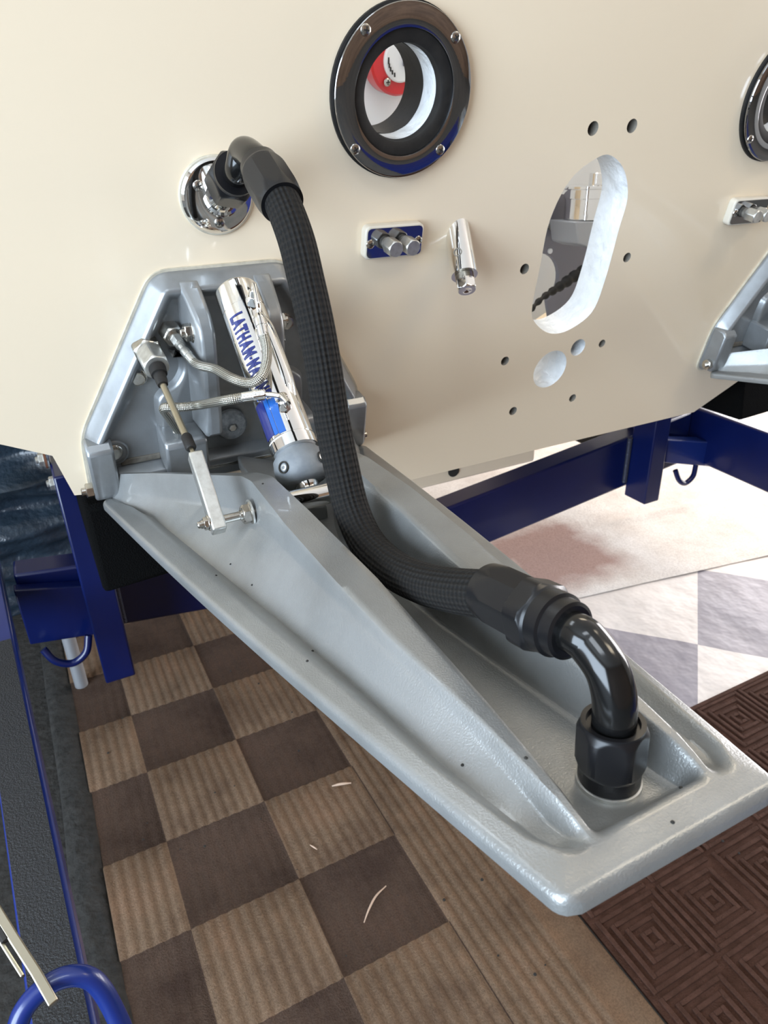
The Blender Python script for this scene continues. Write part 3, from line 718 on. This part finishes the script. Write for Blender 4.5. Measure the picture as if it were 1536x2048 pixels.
# ================================================================== trim tab
def crest_h(s): return interp([(0, .026), (.02, .034), (.09, .045), (.19, .058), (.285, .0755), (.32, .0775), (.41, .0665), (.545, .0465), (.70, .0225), (.775, .009), (.80, .001)], s)
def crest_out(s): return interp([(0, .178), (.02, .170), (.09, .134), (.19, .089), (.285, .0665), (.31, .0645), (.423, .0670), (.531, .0640), (.613, .0590), (.673, .0520), (.725, .0455), (.775, .0415), (.80, .0390)], s)
def crest_in(s): return interp([(0, .170), (.02, .162), (.09, .126), (.19, .080), (.27, .052), (.31, .0415), (.41, .0375), (.545, .0325), (.70, .0345), (.80, .0370)], s)
def foot_h(s): return interp([(0, .002), (.03, .009), (.12, .016), (.23, .026), (.33, .039), (.436, .040), (.495, .035), (.57, .030), (.626, .0245), (.67, .0175), (.7075, .010), (.75, .000), (.776, -.008), (.80, -.006)], s)
def crease_x(s): return interp([(0, .184), (.03, .176), (.108, .146), (.3185, .1175), (.468, .097), (.601, .082), (.698, .072), (.7807, .0585), (.7957, .0510), (.81, .046)], s)
def rim_x(s): return interp([(0, .190), (.03, .183), (.07, .166), (.335, .133), (.484, .112), (.61, .095), (.704, .084), (.7855, .068), (.805, .056), (.815, .050)], s)
def half_w(s):
    w = .199-.150*s+.006*sin(pi*s/TL); r = .010
    if s > TL-r: w -= r-sqrt(max(0, r*r-(s-(TL-r))**2))
    if s < .014: w -= .014-sqrt(max(0, .014**2-(.014-s)**2))
    return w
def tabh(ax, s):
    ci = crest_in(s); co = crest_out(s); kc = crest_h(s)*sstep(.807, .789, s); w = half_w(s); kf = foot_h(s)
    xf = co+.0055; xc = max(xf+.004, crease_x(s)); xr = max(xc+.004, rim_x(s))
    fin = lerp(-.0150, 0, sstep(.789, .803, s))               # floor of the centre channel
    aft = sstep(.807, .789, s); kd = -.0085*sstep(0, .10, s)
    if ax <= ci: k = lerp(kc, fin, sstep(0, .0075+kc*.09, ci-ax))
    elif ax <= co: k = kc
    elif ax <= xf: k = lerp(kc, kf, .55*sstep(co, xf, ax)+.45*(ax-co)/(xf-co))
    elif ax <= xc: k = lerp(kf, kd, (ax-xf)/(xc-xf))
    else: k = lerp(kd, 0, sstep(xc-.002, xr, ax))
    if ax > co: k *= aft
    rimw = max(.012, w-xr)
    rimw = min(rimw, .020)
    k -= .0032*max(0, 1-min(w-ax, TL-s)/rimw)*sstep(.006, 0, k)
    e = min(w-ax, TL-s, s+.004)                              # rounded outer edge
    if e < .005: k -= .005-sqrt(max(0, .005**2-(.005-max(0, e))**2))
    return k
def tabx(p, w, s):
    """the right half is a little wider towards the trailing edge"""
    if p <= 0: return p*w
    t = p; return p*w*1.07+.011*(s/TL)**3*4*t*(1-t)
def tab():
    t = thing('trim_tab', TAB(0, 0, -.02), 'long silver painted trim tab tapering towards the viewer in the foreground', 'trim tab', 'trim tabs below the transom')
    nv = 230
    ss = [TL*(1-(1-j/nv)**1.05) for j in range(nv+1)]
    def halfcols(s):
        """column positions that follow the creases, so that every crease is crisp"""
        w = half_w(min(s, TL-1e-6)); ci = crest_in(s); co = crest_out(s); kc = crest_h(s)
        xf = co+.0055; xc = max(xf+.004, crease_x(s)); xr = max(xc+.004, rim_x(s))
        bp = [0, ci-(.0075+kc*.09), ci, co, xf, xc, xr, w-.005, w]
        for i in range(len(bp)-2, 0, -1): bp[i] = min(bp[i], bp[i+1]-.0015)
        out = []
        for (p, q), n in zip(zip(bp, bp[1:]), (6, 9, 5, 7, 10, 7, 7, 7)): out += [lerp(p, q, i/n) for i in range(n)]
        return out+[w], w
    vs = []; bot = []
    for s in ss:
        hc, w = halfcols(s)
        for x in [-q for q in reversed(hc[1:])]+hc:
            k = tabh(abs(x), s); e = min(w-abs(x), TL-s); xx = tabx(x/w, w, s)
            vs.append(TAB(xx, s, k)); bot.append(TAB(xx*.998, s, min(-.0125+(.003 if e < .002 else 0), k-.006)))
    n1 = len(vs)//(nv+1); nu = n1-1; nt = len(vs); vs += bot
    fs = [(j*n1+i, (j)*n1+i+1, (j+1)*n1+i+1, (j+1)*n1+i) for j in range(nv) for i in range(nu)]
    fs = [tuple(reversed(f)) for f in fs]
    fs += [(nt+j*n1+i, nt+j*n1+i+1, nt+(j+1)*n1+i+1, nt+(j+1)*n1+i) for j in range(nv) for i in range(nu)]
    for j in range(nv):
        fs += [(j*n1, (j+1)*n1, nt+(j+1)*n1, nt+j*n1), ((j+1)*n1+nu, j*n1+nu, nt+j*n1+nu, nt+(j+1)*n1+nu)]
    for i in range(nu):
        fs += [(i+1, i, nt+i, nt+i+1), (nv*n1+i, nv*n1+i+1, nt+nv*n1+i+1, nt+nv*n1+i)]
    b = B().add(vs, fs); b.build('tab_plate', 'tab_paint', t, sharp=60, fix=True)
    # hinge knuckles and the sloping web behind the crest
    for sg in (-1, 1):
        b = B(); b.prism([TAB(sg*.104, -.004, .020), TAB(sg*.158, -.004, .020), TAB(sg*.150, .060, .010), TAB(sg*.104, .080, .014)], TT*-.03); b.build('hinge_knuckle', 'tab_paint', t, bevel=.003)
        b = B(); b.prism([TAB(sg*-.046, .03, .012), TAB(sg*.006, .03, .030), TAB(sg*.018, .10, .034), TAB(sg*.020, .24, .014), TAB(sg*-.046, .24, .002)], TT*-.022) if sg < 0 else None
        if sg < 0: b.build('hinge_arm', 'tab_paint', t, bevel=.004, fix=True)
    return t
tb = tab()
tb2 = copy_tree(tb, None, (1.2, 0, 0)); tb2['label'] = 'silver trim tab below the bracket at the right picture edge'
b = B()
for px, py in ((540, 1065), (460, 1122), (505, 1175), (595, 1180), (432, 1150), (1052, 1528), (922, 1470), (1345, 1645), (1268, 1575), (1362, 1572), (900, 1255), (615, 1225), (1000, 1448)):
    q = hit(px, py, TO, TT); d = q-TO; s = d.dot(TS); x = d.x; k = tabh(abs(x), s); q = hit(px, py, TO+TT*k, TT)
    d = q-TO; k = tabh(abs(d.x), d.dot(TS)); q = TAB(d.x, d.dot(TS), k-.0003)
    b.lathe([(0, .0010), (.0004, .0013), (.0012, .0007), (.0014, 0)], q, TT, 7)
tag(b.build('tab_crumbs', 'speck'), 'tiny black crumbs lying on the near trim tab', 'debris', kind='stuff')

# ================================================================== hydraulic ram
CA = PXx(474, 586, -.6); CB = PXx(592, 905, -.6); axc = (CB-CA).normalized(); LC = (CB-CA).length; RC = .0265
t = thing('hydraulic_ram', CA, 'polished hydraulic ram with blue lettering between the bracket and the near tab', 'hydraulic ram')
B().lathe([(-.004, 0), (-.004, RC*.90), (-.0015, RC*.985), (.0, RC), (.030, RC), (.0303, RC-.0006), (.0310, RC-.0006), (.0313, RC), (LC*.93, RC), (LC*.932, RC-.0007), (LC*.94, RC-.0007), (LC*.943, RC+.0006), (LC*.995, RC+.0006), (LC, RC-.0012), (LC, 0)], CA, axc, 72).build('barrel', 'chrome', t)
barrel = [o for o in t.children if o.name.startswith('barrel')][0]
fr = (CAM-CA); fr = (fr-axc*fr.dot(axc)).normalized(); sd = axc.cross(fr)
sd = sd if sd.x > 0 else -sd                              # sd points to the right of the picture
def cyl(z, a, r): return CA+axc*z+(fr*cos(a)+sd*sin(a))*r
b = B().tube([cyl(LC*.24, .95, RC-.012), cyl(LC*.32, .95, RC-.0070), cyl(LC*.60, .95, RC-.0070), cyl(LC*.74, .95, RC-.012)], .0115, 24, 6); b.build('transfer_tube', 'chrome', barrel)
# boot and rod end
D0 = CA+axc*LC; D1 = PXx(613, 966, -.6); axd = (D1-D0).normalized(); LD = (D1-D0).length
B().lathe([(-.002, .0220), (.002, .0250), (.006, .0285), (LD*.5, .0308), (LD*.8, .0292), (LD*.95, .0245), (LD*1.02, .018), (LD*1.02, 0)], D0, axd, 56).build('rod_boot', 'grey_rubber', t, sharp=50)
frd = (CAM-D0); frd = (frd-axd*frd.dot(axd)).normalized(); sdd = axd.cross(frd); sdd = sdd if sdd.x > 0 else -sdd
for a in (-.62, .95):
    dr = frd*cos(a)+sdd*sin(a); q = D0+axd*LD*.55+dr*.0276
    rc_ = B().lathe([(0, .0062), (.0040, .0068), (.0042, .0052), (.002, .0050), (.002, 0)], q, dr, 24).build('screw_recess', 'speck', t)
    B().lathe([(.001, .0036), (.0032, .0036), (.0034, .0018), (.0022, .0018), (.0022, 0)], q, dr, 20).build('socket_screw', 'dull_steel', rc_)
B().lathe([(LD*.9, .013), (LD*1.15, .013), (LD*1.28, .010), (LD*1.32, 0)], D0, axd, 32).build('rod_dome', 'chrome', t)
PN = PXx(640, 990, -.6)
b = B(); b.lathe([(-.052, .0115), (.052, .0115)], PN, U, 40); b.build('cross_pin', 'chrome', t)
# ports with hex glands
def port(nm, px, py, z_):
    q = hit(px, py, CA+fr*RC, fr); return q
for i, (z, a, dz) in enumerate(((LC*.17, .50, 0), (LC*.80, .20, 0))):
    dr = fr*cos(a)+sd*sin(a); q = cyl(z, a, RC-.002)
    pb = B().lathe([(0, .0085), (.004, .0082), (.0095, .0076), (.0105, .0065), (.0105, 0)], q, (dr*.88-axc*.48).normalized(), 40, flat=.0072).build('port_boss', 'chrome', t, sharp=25)
    B().lathe([(.010, .0060), (.0165, .0060), (.0175, .005), (.0175, 0)], q, (dr*.88-axc*.48).normalized(), 40, flat=.0050).build('gland_nut', 'steel', pb, sharp=25)
PORTS = [cyl(z, a, RC-.002)+((fr*cos(a)+sd*sin(a))*.88-axc*.48).normalized()*.0172 for z, a in ((LC*.17, .50), (LC*.80, .20))]
# lettering printed along the barrel
def lettering(text, z0, length, a0, a1, m, name, roff=.0004):
    cu = bpy.data.curves.new('lettering', 'FONT'); cu.body = text; cu.size = 1; cu.fill_mode = 'FRONT'; cu.offset = .055; cu.space_character = 1.22
    tmp = bpy.data.objects.new('lettering_tmp', cu); COL.objects.link(tmp)
    dg = bpy.context.evaluated_depsgraph_get(); me = tmp.evaluated_get(dg).to_mesh()
    bm = bmesh.new(); bm.from_mesh(me); tmp.evaluated_get(dg).to_mesh_clear()
    bpy.data.objects.remove(tmp, do_unlink=True)
    x0 = min(v.co.x for v in bm.verts); x1 = max(v.co.x for v in bm.verts); y0 = min(v.co.y for v in bm.verts); y1 = max(v.co.y for v in bm.verts)
    for k in range(1, 10):
        y = lerp(y0, y1, k/10); bmesh.ops.bisect_plane(bm, geom=bm.verts[:]+bm.edges[:]+bm.faces[:], plane_co=(0, y, 0), plane_no=(0, 1, 0))
    bm.verts.index_update()
    b = B(); b.add([cyl(z0+(v.co.x-x0)/(x1-x0)*length, lerp(a0, a1, (v.co.y-y0)/(y1-y0)), RC+roff) for v in bm.verts], [tuple(v.index for v in f.verts) for f in bm.faces]); bm.free()
    return b.build(name, m, barrel)
lettering('LATHAM', LC*.20, LC*.262, -.78, -.06, 'decal_navy', 'lettering')
lettering('MARINE', LC*.488, LC*.215, -.78, -.06, 'decal_navy', 'lettering')
b = B(); b.add([cyl(LC*(.467+.014*i), lerp(-.50, -.36, j/5), RC+.0004) for i in (0, 1) for j in range(6)], [(j, j+1, 7+j, 6+j) for j in range(5)]); b.build('lettering_dash', 'decal_navy', barrel)
def band(a0, a1, z0, z1, m):
    b = B(); k = 8
    b.add([cyl(lerp(z0, z1, i), lerp(a0, a1, j/k), RC+.0004) for i in (0, 1) for j in range(k+1)], [(j, j+1, k+2+j, k+1+j) for j in range(k)]); b.build('decal_band', m, barrel)
band(-1.25, -.62, LC*.715, LC*.915, 'decal_navy'); band(-.60, -.40, LC*.715, LC*.92, 'decal_blue'); band(-.38, -.06, LC*.73, LC*.925, 'decal_blue'); band(-1.2, -.2, LC*.935, LC*.985, 'decal_white')

# ------------------------------------------------------------------ braided steel hydraulic hoses
def along(b, p0, p1, prof, seg=32, flat=None, rot=0.0):
    p0 = Vector(p0); p1 = Vector(p1); d = p1-p0; L = d.length
    return b.lathe([(z*L, r) for z, r in prof], p0, d, seg, flat=flat, rot=rot)
t = thing('hydraulic_hose', PT(343, 665, .03), 'braided steel hydraulic hose curving from upper bulkhead nut to top ram port', 'hydraulic hose', 'braided hydraulic hoses')
q0, q1 = PT(338, 661, .012), PT(352, 678, .036)
along(B(), q0, q1, [(0, .0140), (.12, .0145), (.7, .0145), (.85, .012), (.85, .0085), (1.0, .0085), (1.0, 0)], 48, flat=.0130).build('bulkhead_nut', 'steel', t, sharp=25)
q2 = PT(369, 702, .060)
along(B(), q1, q2, [(-.1, .0075), (.45, .0075), (.46, .0060), (.62, .0062), (.63, .0045), (1, .0045)], 36, flat=.0066).build('adapter', 'dull_steel', t, sharp=25)
q3 = PT(388, 724, .082)
along(B(), q2, q3, [(-.1, .0050), (0, .0060), (.45, .0060), (.47, .0052), (1, .0055), (1, 0)], 32).build('ferrule', 'dull_steel', t)
def FR(px, py, off): return hit(px, py, CA+fr*off, fr)
hpth = [q2, q3, PT(403, 732, .104), PT(432, 739, .130), FR(465, 757, RC+.004), FR(497, 766, RC+.010), FR(520, 756, RC+.014), FR(532, 730, RC+.014), FR(534, 700, RC+.013), FR(528, 668, RC+.013)]
B().tube(hpth, .0056, 24, 10).build('braid_cover', 'steel_braid', t)
f0, f1 = FR(528, 674, RC+.013), FR(518, 630, RC+.012)
along(B(), f0, f1, [(0, .0060), (.45, .0062), (.46, .0068), (.75, .0072), (.9, .0066), (1, .0055), (1, 0)], 32).build('ferrule', 'chrome', t)
_u = (PORTS[0]-cyl(LC*.17, .50, RC-.002)).normalized()
B().tube([f1, FR(517, 617, RC+.013), FR(515, 603, RC+.016), PORTS[0]+_u*.007, PORTS[0]+_u*.003, PORTS[0]-_u*.002], .0030, 16, 8).build('feed_tube', 'chrome', t)
t = thing('hydraulic_hose', PT(350, 850, .04), 'braided steel hydraulic hose running straight across to lower ram port', 'hydraulic hose', 'braided hydraulic hoses')
B().tube([PT(366, 873, .028), PT(352, 856, .050), PT(336, 832, .085), PT(327, 819, .102), PT(334, 814, .112), PT(365, 814, .118), PT(405, 809, .130), FR(450, 801, RC+.004), FR(490, 794, RC+.008)], .0056, 24, 10).build('braid_cover', 'steel_braid', t)
f0, f1 = FR(486, 795, RC+.008), FR(532, 789, RC+.010)
along(B(), f0, f1, [(0, .0060), (.48, .0062), (.5, .0072), (.62, .0072), (.64, .0066), (.95, .0066), (1, .0045), (1, 0)], 32).build('ferrule', 'chrome', t)
B().tube([f1, FR(548, 790, RC+.012), FR(564, 794, RC+.014), FR(576, 806, RC+.018), PORTS[1]], .0030, 16, 8).build('feed_tube', 'chrome', t)
along(B(), PT(372, 880, .02), PT(356, 862, .044), [(0, .0085), (.6, .0085), (.62, .0068), (1, .0068), (1, 0)], 32).build('bulkhead_nut', 'steel', t)

# ------------------------------------------------------------------ position sender linkage
t = thing('tab_position_sender', PT(300, 700, .02), 'large hex sensor body with black boot, rod and flat bar linked to the near tab', 'position sensor')
s0, s1 = PT(289, 690, .010), PT(318, 742, .076); ds = (s1-s0)
along(B(), s0, s1, [(0, .0165), (.10, .0170), (.10, .0185), (.30, .0185), (.34, .016)], 60, flat=.0168, rot=.3).build('lock_nut', 'steel', t, sharp=25)
along(B(), s0, s1, [(.32, .0150), (.36, .0168), (.84, .0168), (.88, .0145), (.88, 0)], 60, flat=.0150, rot=.3).build('hex_body', 'dull_steel', t, sharp=25)
XR = -.706
r0 = s0+ds*.86; r1 = PXx(326, 770, XR); r2 = PXx(377, 884, XR-.002)
along(B(), r0, r1, [(0, .0100), (.12, .0104), (.42, .0098), (.45, .0075), (.8, .0072), (1, .0062), (1, 0)], 36).build('rubber_boot', 'black_rubber', t)
B().tube([r0+(r1-r0)*.8, r1, r2], .0040, 20, smooth=False).build('rod', 'brass_rod', t)
r3 = PXx(383, 898, XR-.002)
along(B(), PXx(372, 872, XR-.002), r3, [(0, .0052), (.1, .0060), (.9, .0060), (1, .0048), (1, 0)], 28).build('rubber_sleeve', 'black_rubber', t)
XB = -.709
bt = PXx(393, 918, XB); B().tube([r3, bt], .0026, 14, smooth=False).build('thin_rod', 'brass_rod', t)
ST = TAB(-.109, .324, .0455); bd = (ST-bt).normalized(); side = U; thk = bd.cross(U).normalized()
b = B(); c0 = bt-bd*.006; c1 = ST+bd*.012; b.box((c0+c1)/2, bd*((c1-c0).length/2), U*.0075, thk*.0085); b.build('flat_bar', 'dull_steel', t, bevel=.0018)
sto = B().tube([ST-U*.016, TAB(-.066, .324, .0455)], .0046, 20, smooth=False).build('stud', 'steel', t)
hexbolt('nut', ST-U*.0075, -U, .0066, .006, sto, 'steel', rot=.2, stud=.005)
hexbolt('nut', TAB(-.072, .324, .0455), -U, .0098, .010, sto, 'steel', rot=.4, stud=.002)
B().lathe([(0, .0145), (.0015, .0145), (.0015, 0)], TAB(-.0715, .324, .0455), -U, 32).build('washer', 'dull_steel', sto)

# ================================================================== blue boat trailer
tr = thing('boat_trailer', (0, .56, ZF), 'dark blue painted steel boat trailer frame under the hull', 'trailer')
YC = .56
def vz(x): return -1.094+.1205*abs(x)
for sg in (-1, 1):
    b = B()
    z0, z1 = vz(0), vz(.80); hgt = .166
    b.prism([(0, YC, z0), (sg*.97, YC, vz(.97)), (sg*.97, YC, vz(.97)+hgt), (0, YC, z0+hgt)], (0, .07, 0)); b.build('crossbar_arm', 'blue_paint', tr, bevel=.006, fix=True)
    b = B(); b.box((-.822, .485, -.80) if sg < 0 else (.748, .515, -.80), (.030, 0, 0), (0, .072 if sg < 0 else .042, 0), (0, 0, .235)); b.build('upright_post', 'blue_paint', tr, bevel=.004)
    b = B(); b.tube([(sg*(.786 if sg < 0 else .712), YC-.003, vz(.78)+.01), (sg*(.786 if sg < 0 else .712), YC-.003, vz(.78)+hgt-.01)], .008, 10, smooth=False); b.build('weld_bead', 'weld', tr)
    # side rails run aft and draw together a little
    xa = .972+.072*.8; ya = 1.2; xb = .972-.072*1.05; yb = -.95
    z = -.80; w = .056
    p = [(sg*xa, ya, z), (sg*(xa+w), ya, z), (sg*(xb+w), yb, z), (sg*xb, yb, z)]
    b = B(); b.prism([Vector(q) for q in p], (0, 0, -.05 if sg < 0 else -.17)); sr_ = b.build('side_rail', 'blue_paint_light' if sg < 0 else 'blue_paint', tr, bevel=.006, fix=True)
    b = B(); b.prism([Vector((sg*(.978+.002), .30, z+.0005)), Vector((sg*(.978+w-.006), .30, z+.0005)), Vector((sg*(xb+w-.004), yb+.02, z+.0005)), Vector((sg*(xb+.006), yb+.02, z+.0005))], (0, 0, .003)); b.build('grip_tape', 'grip', sr_, fix=True)
    # carpeted bunk that carries the hull
    b = B()
    if sg < 0: xs = (-.822, -.710)
    else: xs = (.640, .822)
    zt = -.505; zb = -.640 if sg < 0 else -.66; y0 = .093 if sg < 0 else .16
    b.prism([(xs[0], y0, zb), (xs[1], y0, zb+.006), (xs[1], y0+.02, zt), (xs[0], y0+.02, zt)], (0, 1.1, 0)); b.build('carpeted_bunk', 'carpet_black', tr, bevel=.008, fix=True)
    b = B(); b.box((sg*.80, .60, -.73), (.035, 0, 0), (0, .03, 0), (0, 0, .11)); b.build('bunk_support', 'blue_paint', tr, bevel=.004)
    # bent rod loop below the crossbar
    lp = [(sg*.952, .50, -.965), (sg*.935, .49, -.995), (sg*.905, .49, -1.012), (sg*.875, .49, -.995), (sg*.862, .50, -.962)]
    b = B().tube(lp, .008, 14, 8); b.build('tie_loop', 'blue_paint', tr)
    # jack leg that stands on the floor
    if sg < 0:
        b = B(); b.lathe([(0, .030), (.006, .030), (.008, .017), (.26, .017), (.26, 0)], (-.915, .86, ZF), (0, 0, 1), 24); b.build('jack_leg', 'galv', tr)
    if sg < 0:
        b = B(); b.prism([(sg*.845, .53, -.86), (sg*.975, .53, -.83), (sg*.975, .53, -.965), (sg*.845, .53, -.985)], (0, .028, 0)); b.build('gusset_plate', 'blue_paint', tr, bevel=.003, fix=True)
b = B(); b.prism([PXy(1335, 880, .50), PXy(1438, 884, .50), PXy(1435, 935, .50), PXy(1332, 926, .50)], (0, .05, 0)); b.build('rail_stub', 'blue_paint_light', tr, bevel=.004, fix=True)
b = B(); b.box((.90, .86, -.98), (.05, 0, 0), (0, .25, 0), (0, 0, .03)); b.build('underrail_block', 'speck', tr, bevel=.01)  # plain dark box for the shape under the right rail
for px, py in ((88, 918), (110, 965)):
    q = PXy(px, py, .50); pbt = hexbolt('post_bolt', q, -U, .012, .010, tr, 'dull_steel', stud=.004); g = B().lathe([(0, .018), (.004, .018), (.004, 0)], q+U*.004, -U, 20).build('rust_ring', 'rust', pbt)
# lifting ring on the left rail
rt = thing('rail_tie_ring', PXz(120, 2000, -.80), 'bright blue steel ring standing on the black rail tread at lower left', 'tie ring')
c = Vector((-.9455, -.428, -.797))
pts = [c+Vector((-.0335, -.055, -.040)), c+Vector((-.044, -.040, .006)), c+Vector((-.0445, -.022, .045)), c+Vector((-.030, -.004, .082)), c+Vector((0, .003, .094)), c+Vector((.027, -.004, .084)), c+Vector((.0385, -.022, .045)), c+Vector((.041, -.043, .006)), c+Vector((.0335, -.060, -.040))]
B().tube(pts, .0088, 22, 10).build('ring', 'blue_paint_light', rt)
B().lathe([(0, .030), (.003, .030), (.004, .028), (.004, 0)], c+Vector((.002, -.048, .001)), (0, 0, 1), 32).build('washer_plate', 'galv', rt)
B().lathe([(.004, .016), (.010, .015), (.014, .009), (.015, 0)], c+Vector((.004, -.050, .001)), (0, 0, 1), 28).build('bolt_head', 'blue_paint_light', rt)
hk = thing('strap_hook', PXz(60, 1930, -.70), 'worn flat metal strap hook passed through the blue ring', 'hook')
a0 = PXz(-10, 1815, -.664); a1 = PXz(30, 1880, -.678); a2 = PXz(72, 1945, -.690); a3 = PXz(108, 2008, -.700)
def bar(name, pts, w, th, m):
    b = B()
    n = len(pts); vs = []
    for i, p in enumerate(pts):
        d = (pts[min(i+1, n-1)]-pts[max(i-1, 0)]).normalized(); vw = (CAM-p).normalized(); sdv = d.cross(vw).normalized(); up = sdv.cross(d)
        vs += [p-sdv*w-up*th, p+sdv*w-up*th, p+sdv*w+up*th, p-sdv*w+up*th]
    fs = [(0, 3, 2, 1), tuple(4*(n-1)+k for k in range(4))]
    for i in range(n-1): fs += [(4*i+k, 4*i+(k+1) % 4, 4*i+4+(k+1) % 4, 4*i+4+k) for k in range(4)]
    return b.add(vs, fs).build(name, m, hk, bevel=.0012, fix=True)
bar('hook_bar', [a0, a1, a2, a3], .0042, .0032, 'brass_rod')
bar('hook_bar', [q+(-_R*.011+_D*.004) for q in (a0, a1, a2)], .0018, .003, 'brass_rod')
b = B().tube([a0+Vector((-.01, .02, .01)), a0+_D*.002-_R*.004, a1-_R*.007], .005, 10, 6); b.build('strap_end', 'speck', hk)
# dark tarp hanging behind the trailer
def tp_(i, j):
    x = lerp(-2.4, -.62, i); z = lerp(ZF+.01, -.62, j)
    w = .07*noise.noise((x*1.3, z*9, 0))+.045*noise.noise((x*3.5, z*18+x*2, 4))+.018*noise.noise((x*9, z*30, 9))
    w += -.022*math.exp(-((z+.915+.01*sin(x*9))/.012)**2)
    return (x, 1.32+w, z)
b = B().grid(tp_, 110, 100); tpo = b.build('tarp', 'tarp', sharp=80)
sm = tpo.modifiers.new('thickness', 'SOLIDIFY'); sm.thickness = .003
tag(tpo, 'crumpled dark blue-black tarp hanging behind the trailer at far left', 'tarp')
